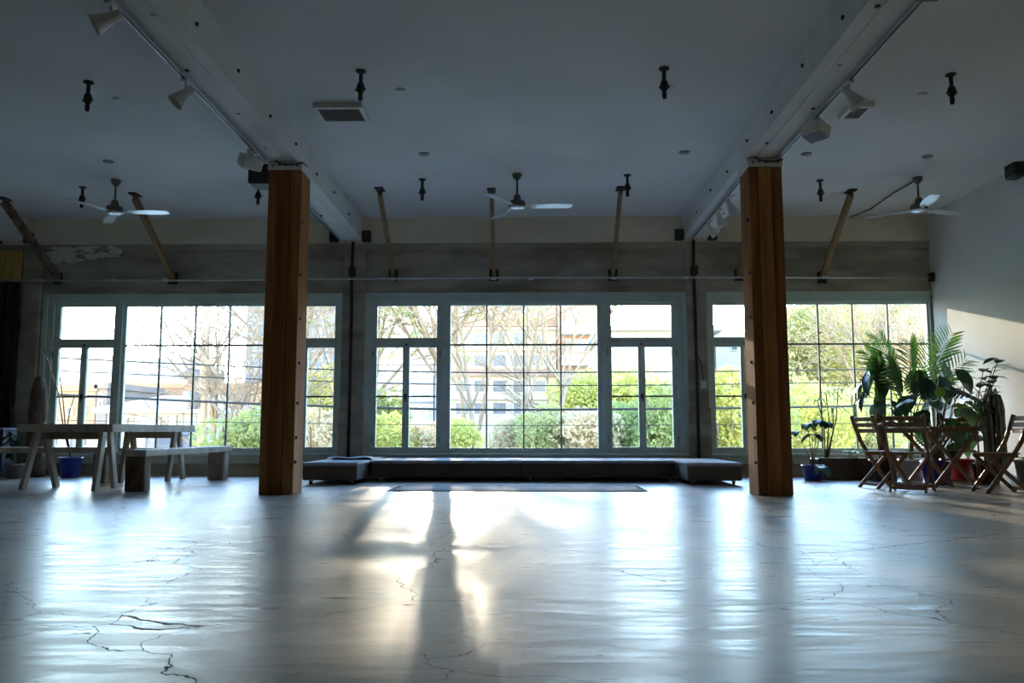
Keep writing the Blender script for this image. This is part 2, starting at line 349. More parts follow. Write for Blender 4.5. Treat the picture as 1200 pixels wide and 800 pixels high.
# ------------------------------------------------------------------ beams and posts
PY = 9.02                             # front face of the two posts
def beam(xa, xb, wid, label):
    # xa at the wall, xb five metres and a half from the camera: right soffit edges
    y0, y1 = YB, WY - .05
    x_at = lambda y: xa + (xb - xa) * (WY - y) / (WY - 5.5)
    b = MB(); vs_ = []
    for y in (y0, y1):
        for dx, z in ((-wid / 2, BZ), (wid / 2, BZ), (wid / 2, CZ), (-wid / 2, CZ)): vs_.append((x_at(y) + dx, y, z))
    b.add(vs_, [(0, 1, 2, 3), (7, 6, 5, 4), (0, 4, 5, 1), (1, 5, 6, 2), (2, 6, 7, 3), (3, 7, 4, 0)])
    o = struct(b.build('ceiling_beam', 'beam')); o['label'] = label
    # moulded soffit strip and upper fillet
    s = MB()
    for dx0, dx1, z0, z1 in ((-.06, .06, BZ - .012, BZ), (-wid / 2 - .012, -wid / 2, CZ - .09, CZ), (wid / 2, wid / 2 + .02, CZ - .06, CZ)):
        v = []
        for y in (y0, y1):
            for dx, z in ((dx0, z0), (dx1, z0), (dx1, z1), (dx0, z1)): v.append((x_at(y) + dx, y, z))
        s.add(v, [(0, 1, 2, 3), (7, 6, 5, 4), (0, 4, 5, 1), (1, 5, 6, 2), (2, 6, 7, 3), (3, 7, 4, 0)])
    s.build('beam_moulding', 'beam', o)
    # bolt heads along the soffit edge and the side
    for k in range(9):
        y = 3.8 + k * .95
        MB().lathe([(.022, -.006), (.022, 0), (.012, .006)], 8, (x_at(y) + random.uniform(-.12, .12), y, BZ - .006)).build('bolt', 'black', o)
        sd = 1 if x_at(y) < 0 else -1
        MB().lathe([(.02, -.012), (.02, .012)], 8, (x_at(y) + sd * wid / 2, y + .4, BZ + .12 + .05 * (k % 2))).build('bolt', 'black', o)
    # steel hanger shoe on the wall
    for sd in (-1, 1):
        MB().cbox((x_at(WY) + sd * (wid / 2 + .075) - .07, WY - .14, BZ - .05), (x_at(WY) + sd * (wid / 2 + .075) + .07, WY - .05, BZ + .13), .01).build('beam_shoe', 'black', o)
    return x_at
pL = (atZ(300, 580, 0).x + atZ(341, 580, 0).x) / 2; pR = (atZ(888, 580, 0).x + atZ(928, 580, 0).x) / 2
PW = .375
bxL = beam(xw(412, 278), pL - .03, PW, 'white painted ceiling beam over the post near the trestle table')
bxR = beam(xw(814, 278), pR - .03, PW, 'white painted ceiling beam over the post near the plants')
bxFar = beam(xw(412, 278) - 5.5, pL - 5.5, PW, 'white painted ceiling beam near the black curtain')
def post(xc, label, side):
    t = thing('timber_post', (xc, PY + PW / 2, 0), label, 'post')
    h = BZ - .11; x0 = xc - PW / 2; y0, y1 = PY, PY + PW
    seams = [0, .27, .67, 1] if side < 0 else [0, .27, .70, 1]
    for i in range(3):
        g = .0035; pr = (0, .004, 0)[i]
        MB().cbox((x0 + PW * seams[i] + (g if i else 0), y0 - pr, .0), (x0 + PW * seams[i + 1] - (g if i < 2 else 0), y1, h), .006).build('lamination', ('post', 'postd', 'post')[i] if side < 0 else ('postd', 'post', 'postd')[i], t)
    MB().cbox((x0 - .012, y0 - .012, h), (x0 + PW + .012, y1 + .012, BZ - .012), .006).build('cap_plate', 'white', t)
    for k in range(5):
        MB().lathe([(.011, -.01), (.011, .006), (.006, .009)], 8, m=Matrix.Rotation(R(90), 4, 'X'), c=(x0 + .05 + k * .07, y0 - .014, h + .05 + .01 * (k % 2))).build('screw', 'black', t)
    for z in (3.05, 2.45, 1.95, 1.45, 1.0, .62, .35):
        for sd in (-1, 1):
            MB().lathe([(.018, -.016), (.018, .012), (.01, .02)], 8, m=Matrix.Rotation(R(90) * sd, 4, 'Y'), c=(xc + sd * PW / 2, y0 + .06 + .02 * ((int(z * 10)) % 3), z)).build('bolt', 'black', t)
    return t
post(pL, 'square brown timber post between the trestle table and the platforms', -1)
post(pR, 'square brown timber post between the platforms and the potted plants', 1)
for xc, px in ((pL, 1), (pR, -1)):   # cable looped over the post cap
    P = [(xc + px * .02 - .12, PY - .05, BZ - .015), (xc - .05, PY - .035, BZ - .05), (xc + .08, PY - .03, BZ - .06), (xc + .2, PY - .01, BZ - .03), (xc + .21, PY + .15, BZ - .02)]
    tag(MB().tube(P, .008, 6).build('power_cable', 'black', at=P[0]), 'thin black cable looped over the cap of the post by the ' + ('trestle table' if px > 0 else 'plants'), 'cable')

# ------------------------------------------------------------------ ceiling track and spotlights
def track(x_at, dx, y0, y1, label):
    o = thing('lighting_track', (x_at(y0) + dx, y0, BZ - .03), label, 'lighting track')
    b = MB(); b.bar((x_at(y0) + dx, y0, BZ - .030), (x_at(y1) + dx, y1, BZ - .030), .036, .034); b.build('rail', 'steel', o)
    b = MB(); b.bar((x_at(y0) + dx, y0, BZ - .050), (x_at(y1) + dx, y1, BZ - .050), .014, .008); b.build('slot', 'black', o)
    return o
TDX = -.15
track(bxL, TDX, 1.0, 8.95, 'long silver lighting track under the beam near the trestle table')
track(bxL, TDX, 9.5, 12.7, 'short dark lighting track beyond the post near the trestle table')
track(bxR, .15, 1.0, 8.95, 'long pale lighting track under the beam near the plants')
track(bxR, -.08, 9.5, 12.8, 'short dark lighting track beyond the post near the plants')
def spot(x_at, dx, y, aim, label, group=None, scale=1.0, kind='cone'):
    p = Vector((x_at(y) + dx, y, BZ - .05))
    t = thing('track_spotlight', p, label, 'spotlight', group)
    MB().cbox((p.x - .03, p.y - .05, p.z - .03), (p.x + .03, p.y + .05, p.z), .005).build('adapter', 'white', t)
    d = Vector(aim).normalized(); q = p + Vector((0, 0, -.12))
    MB().tube([p, q], .012, 8).build('stem', 'white', t)
    mm = d.to_track_quat('Z', 'Y').to_matrix().to_4x4()
    if kind == 'cone':
        MB().lathe([(.026, -.085), (.036, -.075), (.038, -.02), (.050, .03), (.074, .11), (.078, .128), (.068, .128), (.043, .045), (.017, .03)], 18, q, mm).build('shade', 'white', t)
        MB().lathe([(.045, .045), (.06, .075), (.045, .10)], 14, q, mm).build('bulb', 'vent', t)
    else:
        m4 = mm.copy(); m4.translation = q
        MB().cbox((-.11, -.09, -.06), (.11, .09, .07), .012, m4).build('housing', 'white', t)
        MB().box((-.095, -.075, .07), (.095, .075, .074), m4).build('lens', 'vent', t)
    return t
GS = 'track spotlights'
spot(bxL, TDX, 5.45, (-.9, -.3, -.6), 'cone-shaped spotlight farthest from the post on the silver track', GS)
spot(bxL, TDX, 6.75, (-.55, -.25, -.7), 'cone-shaped spotlight halfway along the silver track', GS)
spot(bxL, TDX - .03, 8.55, (-.35, .35, -.8), 'boxy floodlight at the track end by the cap of the timber post', kind='box')
spot(bxR, .15, 6.9, (.55, -.1, -.8), 'cone-shaped spotlight on the pale track above the potted plants side', GS)
spot(bxR, .15, 7.75, (-.2, -.15, -.9), 'boxy pale floodlight on the track beside the ceiling vent', kind='box')
for y, a in ((10.4, (.5, .2, -.8)), (11.0, (.3, -.1, -.9)), (11.6, (.7, .2, -.6))):
    spot(bxR, -.05, y, a, 'small white spotlight on the dark track beyond the post near the plants', 'small spotlights beyond the post')
tag(MB().cbox((pL - .55, 9.35, BZ - .16), (pL - .215, 9.65, BZ + .08), .02).build('loudspeaker', 'black', at=(pL - .3, 9.5, BZ - .16)), 'black box loudspeaker hung on the beam behind the timber post', 'loudspeaker')
p = atZ(1068, 2, CZ - .25)
tag(MB().cbox((bxR(5.3) + .02, 5.2, BZ - .14), (bxR(5.3) + .2, 5.42, BZ), .03, seg=2).build('projector_clamp', 'black', at=(bxR(5.3) + .11, 5.3, BZ)), 'black clamp fixture under the pale track end', 'clamp')
p = atX(1197, 198, XR)
tag(MB().cbox((XR - .16, p.y - .12, p.z - .12), (XR - .004, p.y + .12, p.z + .14), .02).build('wall_speaker', 'black', at=(XR - .08, p.y, p.z)), 'black loudspeaker mounted high on the white wall', 'loudspeaker')

# ------------------------------------------------------------------ ceiling fixtures
def pendant(px, py, where):
    p = atZ(px, py, CZ); s = 1
    t = thing('pendant_lampholder', (p.x, p.y, CZ), 'black lampholder on a short ceiling stub ' + where, 'lampholder', 'black lampholders on the ceiling')
    P = Vector((p.x, p.y, CZ))
    MB().lathe([(.05, 0), (.05, -.012), (.02, -.025)][::-1], 12, P).build('ceiling_rose', 'black', t)
    MB().tube([P + Vector((0, 0, -.015)), P + Vector((0, 0, -.14))], .020, 8).build('stub', 'black', t)
    MB().lathe([(.018, -.30), (.024, -.27), (.02, -.22), (.036, -.21), (.04, -.16), (.032, -.13), (.022, -.12)], 12, P).build('socket', 'black', t)
    k = MB(); k.bar(P + Vector((-.05, 0, -.19)), P + Vector((.05, 0, -.18)), .02, .02); k.build('side_clip', 'black', t)
for q in ((104, 96, 'beside the white detector over the table side'), (423, 83, 'beside the vent above the platforms'), (778, 80, 'with a white detector right next to it'), (1114, 87, 'above the open floor by the white wall'),
          (97, 219, 'beside the trestle table fan'), (495, 210, 'between the platforms fan and the plain conduit pilaster'), (735, 205, 'just over a thin brace head'), (961, 211, 'between the post and the fan conduit'), (303, 215, 'right beside the post with the floodlight')): pendant(*q)
def disc(px, py, where, white=False):
    p = atZ(px, py, CZ)
    k_ = .6 if white else .8
    m = MB().lathe([(.035 * k_, -.022), (.07 * k_, -.016), (.085 * k_, 0)], 18, (p.x, p.y, CZ))
    tag(m.build('smoke_detector' if white else 'ceiling_plate', 'white' if white else 'vent', at=(p.x, p.y, CZ)),
        ('small white round detector on the ceiling ' if white else 'small grey round cover plate on the ceiling ') + where, 'detector' if white else 'cover plate', 'white detectors on the ceiling' if white else 'grey cover plates on the ceiling')
for q in ((127, 189, 'before the trestle table fan'), (497, 180, 'before the platforms fan, vent side'), (802, 178, 'between the beam and platforms fan'), (945, 180, 'close to the post near the plants'), (1087, 183, 'before the fan above the plants')): disc(*q)
for q in ((137, 116, 'over the trestle table side'), (469, 105, 'near the vent above the platforms'), (1081, 110, 'near the vent beside the beam'), (785, 102, 'tucked behind a lampholder')): disc(*q, True)
def vent(px0, px1, py0, py1, label):
    a = atZ(px0, py1, CZ - .05); b = atZ(px1, py0, CZ - .05)
    y0, y1 = min(a.y, b.y), max(a.y, b.y); x0, x1 = a.x, b.x
    t = thing('ceiling_vent', ((x0 + x1) / 2, (y0 + y1) / 2, CZ), label, 'air vent')
    m = MB(); ringframe2 = [((x0, y0), (x1, y0 + .04)), ((x0, y1 - .04), (x1, y1)), ((x0, y0 + .04), (x0 + .04, y1 - .04)), ((x1 - .04, y0 + .04), (x1, y1 - .04))]
    for (ax, ay), (bx_, by) in ringframe2: m.box((ax, ay, CZ - .06), (bx_, by, CZ))
    m.build('frame', 'white', t)
    MB().box((x0 + .04, y0 + .04, CZ - .02), (x1 - .04, y1 - .04, CZ - .015)).build('duct', 'black', t)
    n = 7
    for k in range(n):
        y = y0 + .05 + (y1 - y0 - .1) * (k + .5) / n
        MB().bar((x0 + .04, y, CZ - .045), (x1 - .04, y, CZ - .045), .03, .004, up=Vector((0, .6, .8))).build('louvre', 'vent', t)
vent(378, 424, 125, 143, 'square grey ceiling air vent above the platforms')
vent(982, 1025, 124, 140, 'square grey ceiling air vent beside the beam near the plants')

# ------------------------------------------------------------------ ceiling fans
def fan(px, py, ang, label, rod=.36, L=.73):
    p = atZ(px, py, CZ); P = Vector((p.x, p.y, CZ))
    t = thing('ceiling_fan', P, label, 'ceiling fan')
    MB().lathe([(.018, -.09), (.05, -.06), (.068, -.02), (.068, 0)], 18, P).build('canopy', 'fanmotor', t)
    MB().tube([P + Vector((0, 0, -.05)), P + Vector((0, 0, -rod))], .014, 10).build('down_rod', 'fanmotor', t)
    MB().lathe([(.03, .08), (.045, .06), (.055, .0), (.05, -.01)][::-1], 18, P + Vector((0, 0, -rod))).build('coupling', 'fanmotor', t)
    MB().lathe([(.06, -.11), (.105, -.10), (.115, -.06), (.10, -.015), (.04, 0)], 24, P + Vector((0, 0, -rod))).build('motor', 'fanmotor', t)
    MB().lathe([(.02, -.128), (.08, -.122), (.118, -.105), (.118, -.095)], 24, P + Vector((0, 0, -rod))).build('bottom_cap', 'chrome', t)
    # one blade mesh shared by the three
    b = MB(); n = 8; top = []
    for i in range(n + 1):
        u = i / n; x = .20 + (L - .20) * u; wv = .05 + .02 * math.sin(math.pi * min(1, u * 1.1) * .9) + .012 * u
        if i == n: wv *= .72
        for sgn in (-1, 1): top.append(Vector((x, sgn * wv, -sgn * wv * .13)))
    vs_ = [v + Vector((0, 0, .004)) for v in top] + [v - Vector((0, 0, .004)) for v in top]; k = len(top); fs = []
    for i in range(n):
        a = i * 2; fs += [(a, a + 2, a + 3, a + 1), (k + a, k + a + 1, k + a + 3, k + a + 2), (a, k + a, k + a + 2, a + 2), (a + 1, a + 3, k + a + 3, k + a + 1)]
    fs += [(0, 1, k + 1, k), (k - 2, 2 * k - 2, 2 * k - 1, k - 1)]
    b.add(vs_, fs); bme = b.mesh('blade', M['chrome'])
    a = MB(); a.bar((.09, 0, 0), (.26, 0, -.002), .045, .012); ame = a.mesh('blade_arm', M['chrome'])
    for q in range(3):
        mt = Matrix.Translation((0, 0, -rod - .085)) @ Matrix.Rotation(R(ang + 120 * q), 4, 'Z')
        bl = inst('blade', bme, t, mt); inst('blade_arm', ame, bl)
    return P
fan(136, 211, 4, 'silver three-blade ceiling fan above the trestle table')
fan(606, 204, -2, 'silver three-blade ceiling fan above the low platforms')
PF = fan(1075, 208, 20, 'silver three-blade ceiling fan above the potted plants')
w1 = atY(995, 255, WY - .06)
tag(MB().tube([PF + Vector((-.05, .03, -.05)), PF.lerp(w1, .3) + Vector((0, 0, -.02)), PF.lerp(w1, .65) + Vector((0, 0, -.06)), w1], .012, 6).build('fan_conduit', 'fanmotor', at=PF), 'dark flexible conduit running from ceiling fan to the wall', 'conduit')

# ------------------------------------------------------------------ diagonal braces
def brace(pxb, pxt, pyb, pyt, wid, label, group, mt='brace'):
    a = atY(pxb, pyb, WY - .05); b = atZ(pxt, pyt, CZ - .06)
    t = thing('timber_brace', a, label, 'brace', group)
    m = MB(); m.bar(a, b, wid, .08, b=.006); m.build('timber', mt, t)
    MB().cbox((a.x - .075, WY - .07, a.z - .10), (a.x + .075, WY - .045, a.z + .09), .006).build('foot_bracket', 'black', t)
    MB().cbox((b.x - .06, b.y - .10, CZ - .022), (b.x + .06, b.y + .10, CZ), .004).build('head_plate', 'black', t)
GB = 'diagonal timber braces from wall to ceiling'
for a, lab in (((203, 158, 326, 232), 'diagonal timber brace crossing behind the fan above the trestle table'),
               ((461, 445, 322, 226), 'thin diagonal timber brace beside the pilaster with plain dark conduit'),
               ((579, 576, 322, 227), 'thin diagonal timber brace right behind the fan above the platforms'),
               ((718, 727, 322, 225), 'thin diagonal timber brace between the platforms fan and the junction-box pilaster'),
               ((866, 884, 322, 228), 'diagonal timber brace mostly hidden behind the post near the plants'),
               ((963, 997, 325, 228), 'diagonal timber brace where the fan conduit meets the wall')):
    brace(*a, .06 if 400 < a[0] < 800 else .08, lab, GB)
brace(68, 5, 326, 237, .11, 'wide dark diagonal brace beside the flaked plaster patch', GB, 'bark')

# pipe rail along the wall
zp = zw(328); yp = WY - .16
t = thing('curtain_rail', ((XL + XR) / 2, yp, zp), 'long thin steel pipe rail along the concrete wall above windows', 'pipe rail')
MB().tube([(XL + .05, yp, zp), (xw(200), yp, zp - .015), (0, yp, zp + .01), (xw(900), yp, zp - .005), (XR - .03, yp, zp - .02)], .016, 8).build('pipe', 'steel', t)
for px in (56, 140, 199, 358, 461, 579, 622, 718, 801, 963):
    x = xw(px, 328); MB().tube([(x - .045, yp, zp - .003), (x + .045, yp, zp - .003)], .024, 8).build('coupling', 'white', t)
    MB().bar((x, yp, zp), (x, WY - .0, zp + .01), .018, .018).build('stand_off', 'steel', t)
MB().cbox((XR - .10, yp - .05, zp - .08), (XR - .03, yp + .05, zp + .06), .01).build('end_bracket', 'black', t)
# conduits down the pilasters
for px, lab in ((412, 'dark conduit running down the pilaster near the trestle table'), (815, 'dark conduit with junction box down the pilaster near the plants')):
    x = xw(px); t = thing('wall_conduit', (x, WY - .09, 0), lab, 'conduit')
    MB().tube([(x, WY - .10, BZ - .05), (x - .01, WY - .12, zw(320)), (x, WY - .10, zw(360)), (x, WY - .13, .1)], .026, 8).build('pipe', 'black', t)
    MB().cbox((x - .05, WY - .17, zw(318) - .09), (x + .05, WY - .08, zw(318) + .06), .01).build('junction_box', 'black', t)
x = xw(823); z = zw(451)
t = thing('wall_switch', (x, WY - .07, z), 'white switch plate on the pilaster near the plants', 'switch')
MB().cbox((x - .045, WY - .085, z - .06), (x + .045, WY - .071, z + .06), .006).build('plate', 'white', t)
MB().cbox((x - .012, WY - .095, z - .02), (x + .012, WY - .085, z + .02), .003).build('toggle', 'white', t)
MB().tube([(x, WY - .078, z + .06), (x - .005, WY - .078, z + .20), (xw(818), WY - .078, z + .45)], .007, 6).build('lead', 'black', t)
# glow painted as ochre panel, black curtain at the end of the wall
tag(MB().cbox((XL + .02, WY - .06, zp + .02), (xw(20), WY - .013, zBand - .1), .01).build('wall_glow_panel', 'ochre', at=(xw(10), WY - .03, zp)), 'ochre panel painted as a warm glow on the wall above the black curtain', 'panel')
b = MB(); xa, xb = XL + .6, xw(25); n = 64; zc0, zc1 = .25, zp - .03; vs_ = []; fs = []
for i in range(n + 1):
    u = i / n; x = xa + (xb - xa) * u
    for z, am in ((zc0, .055), (zc1, .035)): vs_.append((x + .02 * math.sin(u * 61), yp + am * math.sin(u * 88), z))
for i in range(n): fs.append((2 * i, 2 * i + 2, 2 * i + 3, 2 * i + 1))
k = len(vs_); vs_ += [(v[0], v[1] + .006, v[2]) for v in vs_]; fs += [tuple(j + k for j in f[::-1]) for f in fs]
b.add(vs_, fs, True); tag(b.build('curtain', 'blackcloth', at=(xb, yp, zc0)), 'black curtain hanging in folds from the pipe rail', 'curtain')

# ------------------------------------------------------------------ low platforms
def platform(x0, x1, y0, y1, h, label, bunch=False, rz=0):
    c = Vector(((x0 + x1) / 2, (y0 + y1) / 2, 0)); t = thing('platform_bench', c, label, 'bench')
    MB().cbox((x0, y0, .055), (x1, y1, h - .035), .012).build('body', 'uphol', t)
    m = MB(); m.cbox((x0 - .012, y0 - .012, h - .045), (x1 + .012, y1 + .012, h), .02, seg=3); m.build('cushion_top', 'cush', t)
    for cx in (x0 + .09, x1 - .09):
        for cy in (y0 + .09, y1 - .09):
            MB().lathe([(.028, -.015), (.028, .015)], 14, (cx, cy, .028), Matrix.Rotation(R(90), 4, 'Y')).build('caster', 'black', t)
            MB().cbox((cx - .022, cy - .022, .02), (cx + .022, cy + .022, .06), .004).build('caster_fork', 'steel', t)
    if bunch:
        s = MB(); nx, ny = 16, 10; v = []
        rr = random.Random(5)
        for i in range(nx + 1):
            for j in range(ny + 1):
                u, q = i / nx, j / ny
                xx = x1 - .62 + .68 * u; yy = y1 - .85 + .9 * q
                zz = h + .018 + .012 * math.sin(u * 9 + q * 4) + .016 * math.sin(q * 11 + u * 3)
                if u > .86: zz -= (u - .86) / .14 * .10; xx = x1 + .012 + .015 * math.sin(q * 9)
                v.append((xx, yy, zz))
        f = [(i * (ny + 1) + j, (i + 1) * (ny + 1) + j, (i + 1) * (ny + 1) + j + 1, i * (ny + 1) + j + 1) for i in range(nx) for j in range(ny)]
        k = len(v); v += [(p[0], p[1], p[2] - .012) for p in v]; f += [tuple(a + k for a in g[::-1]) for g in f]
        s.add(v, f, True); tag(s.build('throw_blanket', 'cush', at=(x1 - .3, y1 - .4, h)), 'slate blue blanket rumpled on the platform nearest the trestle table', 'blanket')
PH = .285
ey = atZ(600, 568, 0).y; by = atZ(600, 564, 0).y
lx0, lx1 = atY(354, 567, ey).x, atY(418, 567, ey).x; rx0, rx1 = atY(806, 567, ey).x, atY(870, 567, ey).x
mx = atY(612.5, 562, by).x
platform(lx0, lx1, ey, 12.45, PH, 'low charcoal platform bench set end-on near the trestle table', True)
platform(rx0, rx1, ey, 12.45, PH, 'low charcoal platform bench set end-on near the potted plants')
platform(lx1 + .04, mx - .008, by, 12.55, PH, 'long low charcoal platform under the window, touching the bench with the blanket')
platform(mx + .008, rx0 - .04, by, 12.55, PH, 'long low charcoal platform under the window, touching the bench near the plants')
# rug
a = atZ(460, 575.5, 0); b_ = atZ(753, 575.5, 0); c_ = atZ(475, 569, 0)
ry0, ry1 = a.y, c_.y
t = thing('floor_rug', ((a.x + b_.x) / 2, (ry0 + ry1) / 2, 0), 'flat grey blue striped rug on the floor before the platforms', 'rug')
MB().cbox((a.x, ry0, .0), (b_.x, ry1, .012), .004).build('rug_body', 'rug', t)
for u in (.12, .3, .62, .86): MB().box((a.x + .02, ry0 + (ry1 - ry0) * u, .012), (b_.x - .02, ry0 + (ry1 - ry0) * (u + .07), .0135)).build('stripe', 'rugb', t)
fr = MB()
for k in range(60):
    for x, s in ((a.x, -1), (b_.x, 1)):
        y = ry0 + (ry1 - ry0) * (k + .5) / 60; fr.bar((x, y, .006), (x + s * random.uniform(.04, .07), y + random.uniform(-.01, .01), .003), .006, .004)
tag(fr.build('fringe', 'rug', t), kind='stuff')

# ------------------------------------------------------------------ trestle table and benches
TT = .775; TK = .095
A = atZ(132, 508, TT - TK); A = Vector((atZ(121, 576, 0).x + .10, atZ(121, 576, 0).y, 0))
A = Vector((atY(132, 503, 9.75).x, 9.75, 0)); Bp = Vector((atY(20, 503, 10.0).x, 10.0, 0)); Cp = Vector((atY(228, 503, 12.1).x, 12.1, 0))
Dp = Bp + Cp - A
t = thing('trestle_table', (A + Dp) / 2, 'grey weathered plank table on splayed A-frame trestle legs', 'table')
n = 6
for k in range(n):       # planks run from the near end to the far end
    u0, u1 = k / n + .002, (k + 1) / n - .002; v = []
    for z in (TT - TK + .03, TT + .002 * (k % 2)):
        for s_, u in ((0, u0), (0, u1), (1, u1), (1, u0)): q = A + (Bp - A) * u + (Cp - A) * s_; v.append((q.x, q.y, z))
    b = MB(); b.add(v, [(3, 2, 1, 0), (4, 5, 6, 7), (0, 1, 5, 4), (1, 2, 6, 5), (2, 3, 7, 6), (3, 0, 4, 7)]); b.build('plank', 'plank', t)
eX = (Bp - A).normalized(); eY = (Cp - A).normalized(); zb = TT - TK / 2
for p0, p1 in ((A, Bp), (Cp, Dp)):
    off = eY * .02 if p0 is A else -eY * .02
    MB().bar(p0 + off + Vector((0, 0, zb - .003)), p1 + off + Vector((0, 0, zb - .003)), .045, TK - .002).build('apron', 'plank', t)
for p0, p1, s_ in ((A, Cp, 1), (Bp, Dp, -1)):
    off = eX * .02 * s_
    MB().bar(p0 + off + Vector((0, 0, zb - .002)), p1 + off + Vector((0, 0, zb - .002)), .04, TK - .004).build('side_rail', 'plank', t)
def legpair(b0, b1, t0, t1, mt='plank'):
    zt = TT - TK
    for pb, pt in ((b0, t0), (b1, t1)):
        q = atZ(pb[0], pb[1], 0)
        top = atY(pt, 508, q.y + (.06 if pb is b0 else -.06)); top.z = zt
        q = Vector((q.x, q.y, .0)); d = (top - q)
        m = MB(); m.bar(q, top, .05, .095, up=Vector((0, 1, 0)), b=.004)
        for i, v in enumerate(m.v):
            if v[2] < .06: m.v[i] = (v[0], v[1], max(v[2], 0.0))
        m.build('leg', mt, t)
legpair((26, 574), (66, 571), 44, 52); legpair((111, 575.5), (134, 572), 121, 129)
legpair((141, 566), (160, 563), 150, 155, 'plank_d'); legpair((196, 564), (214, 561), 205, 209.5, 'plank_d')
# two trestle spreaders
for pa, pb in (((48, 508), (125, 508)), ((152, 508), (207, 508))):
    yy = 10.0 if pa[0] < 100 else 11.7
    a = atY(pa[0], pa[1], yy); b = atY(pb[0], pb[1], yy); a.z = b.z = TT - TK - .045
    MB().bar(a, b, .05, .09, b=.004).build('trestle_beam', 'plank_d', t)
# bench on log blocks
def bench(p0, p1, wid, label, blocks, thick=.075, z=.475):
    p0 = Vector(p0); p1 = Vector(p1); d = (p1 - p0).normalized(); nrm = Vector((-d.y, d.x, 0))
    t = thing('plank_bench', (p0 + p1) / 2, label, 'bench')
    for k in (-1, 1):
        off = nrm * k * (wid / 4 + .002)
        MB().bar(p0 + off + Vector((0, 0, z - thick / 2)), p1 + off + Vector((0, 0, z - thick / 2)), wid / 2 - .004, thick, b=.006).build('plank', 'plank', t)
    for u, bw, mt in blocks:
        c = p0.lerp(p1, u); m = Matrix.Translation(c) @ Matrix.Rotation(math.atan2(d.y, d.x), 4, 'Z')
        b = MB(); rr = random.Random(int(u * 50) + 3)
        b.cbox((-bw / 2, -wid / 2 + .01, 0), (bw / 2, wid / 2 - .01, z - thick), .018, m, seg=2)
        b.v = [(v[0] + rr.uniform(-.006, .006), v[1] + rr.uniform(-.006, .006), v[2]) for v in b.v]
        b.build('log_block', mt, t)
n0 = atZ(156, 576, 0); f0 = atZ(256, 561.5, 0)
bench((n0.x, n0.y, 0), (f0.x + .02, f0.y + .1, 0), .26, 'grey plank bench on rough log blocks along the table side', [(.035, .17, 'bark'), (.93, .17, 'plank_d')])
s0 = atZ(-50, 525, .475); s1 = atZ(132, 524, .475)
bench((s0.x - .8, 11.0, 0), (atY(133, 525, 11.0).x, 11.0, 0), .26, 'grey plank bench running behind the table legs by the window wall', [(.06, .17, 'plank_d'), (.95, .17, 'plank_d')])

# ------------------------------------------------------------------ plants: leaves
M['leaf_d'] = leafmat('dark_glossy_leaf', (.018, .055, .02), (.04, .11, .03), .25, .3)
M['leaf_b'] = leafmat('blue_green_leaf', (.025, .06, .045), (.05, .11, .08), .2, .22)
M['leaf_y'] = leafmat('bright_green_leaf', (.13, .26, .03), (.22, .36, .05), .5, .35)
M['leaf_p'] = leafmat('palm_leaf', (.05, .13, .025), (.10, .21, .04), .45, .4)
M['stem'] = mat('green_brown_stem', (.10, .085, .03), (.17, .15, .06), rough=.6)
M['soil'] = mat('potting_soil', (.03, .022, .016), (.06, .045, .03), scale=20, rough=1, bump=.5)
M['moss'] = mat('moss_pole', (.07, .06, .02), (.14, .13, .04), scale=20, rough=1, bump=.7)
M['cactus'] = mat('dull_cactus_skin', (.035, .045, .03), (.08, .09, .065), scale=8, rough=.6, bump=.3)
for nme, c in (('pot_white', (.70, .69, .66)), ('pot_red', (.50, .025, .03)), ('pot_blue', (.03, .045, .30)), ('pot_dark', (.045, .035, .03)), ('pot_grey', (.26, .25, .24)), ('pot_terra', (.30, .17, .10))):
    M[nme] = mat(nme, c, tuple(x * .8 for x in c), rough=.35, scale=4)
def leaf_mesh(name, mt, L, W, droop=.5, fold=.18, n=7, tip=1.2, wave=.0):
    b = MB(); v = []; f = []
    for i in range(n + 1):
        u = i / n; wd = W / 2 * (math.sin(math.pi * min(1, u ** .75)) ** .8 if 0 < u < 1 else .02)
        ang = droop * u; x = L * (math.sin(ang) / droop if droop else u); z = -L * ((1 - math.cos(ang)) / droop if droop else 0)
        for s_ in (-1, 0, 1): v.append((x, s_ * wd, z + abs(s_) * wd * fold + wave * math.sin(u * 14 + s_)))
    for i in range(n):
        a = i * 3; f += [(a, a + 3, a + 4, a + 1), (a + 1, a + 4, a + 5, a + 2)]
    b.add(v, f, True); return b.mesh(name, M[mt])
def monstera_mesh(mt, L):
    # broad heart-shaped blade with deep side lobes
    b = MB(); n = 9; v = [(0, 0, 0)]; f = []
    for s_ in (-1, 1):
        prev = 0
        for i in range(n):
            u = (i + .5) / n; x0 = L * (u * .98 - .08); wd = L * .46 * math.sin(math.pi * (.18 + .80 * u)) ** .8
            ins = len(v)
            wid = L / n * .62
            v += [(x0 - wid / 2, s_ * .01, 0), (x0 + wid / 2 + L * .03, s_ * .01, 0), (x0 + wid / 2 + wd * .28, s_ * wd, -wd * .28), (x0 - wid / 2 + wd * .22, s_ * wd * .96, -wd * .26), (x0 - wid * .6, s_ * wd * .45, wd * .05), (x0 + wid * .62 + wd * .1, s_ * wd * .45, wd * .05)]
            q = [ins, ins + 1, ins + 5, ins + 4]; q2 = [ins + 4, ins + 5, ins + 2, ins + 3]
            f += [tuple(q if s_ > 0 else q[::-1]), tuple(q2 if s_ > 0 else q2[::-1])]
        ins = len(v)
        v += [(-.05 * L, 0, 0), (L * .95, 0, -.02), (L * .8, s_ * L * .12, 0), (L * .3, s_ * L * .20, .01), (0, s_ * L * .16, .01)]
        g = [ins, ins + 1, ins + 2, ins + 3, ins + 4]; f.append(tuple(g if s_ > 0 else g[::-1]))
    b.add(v, f, False); return b.mesh('leaf', M[mt])
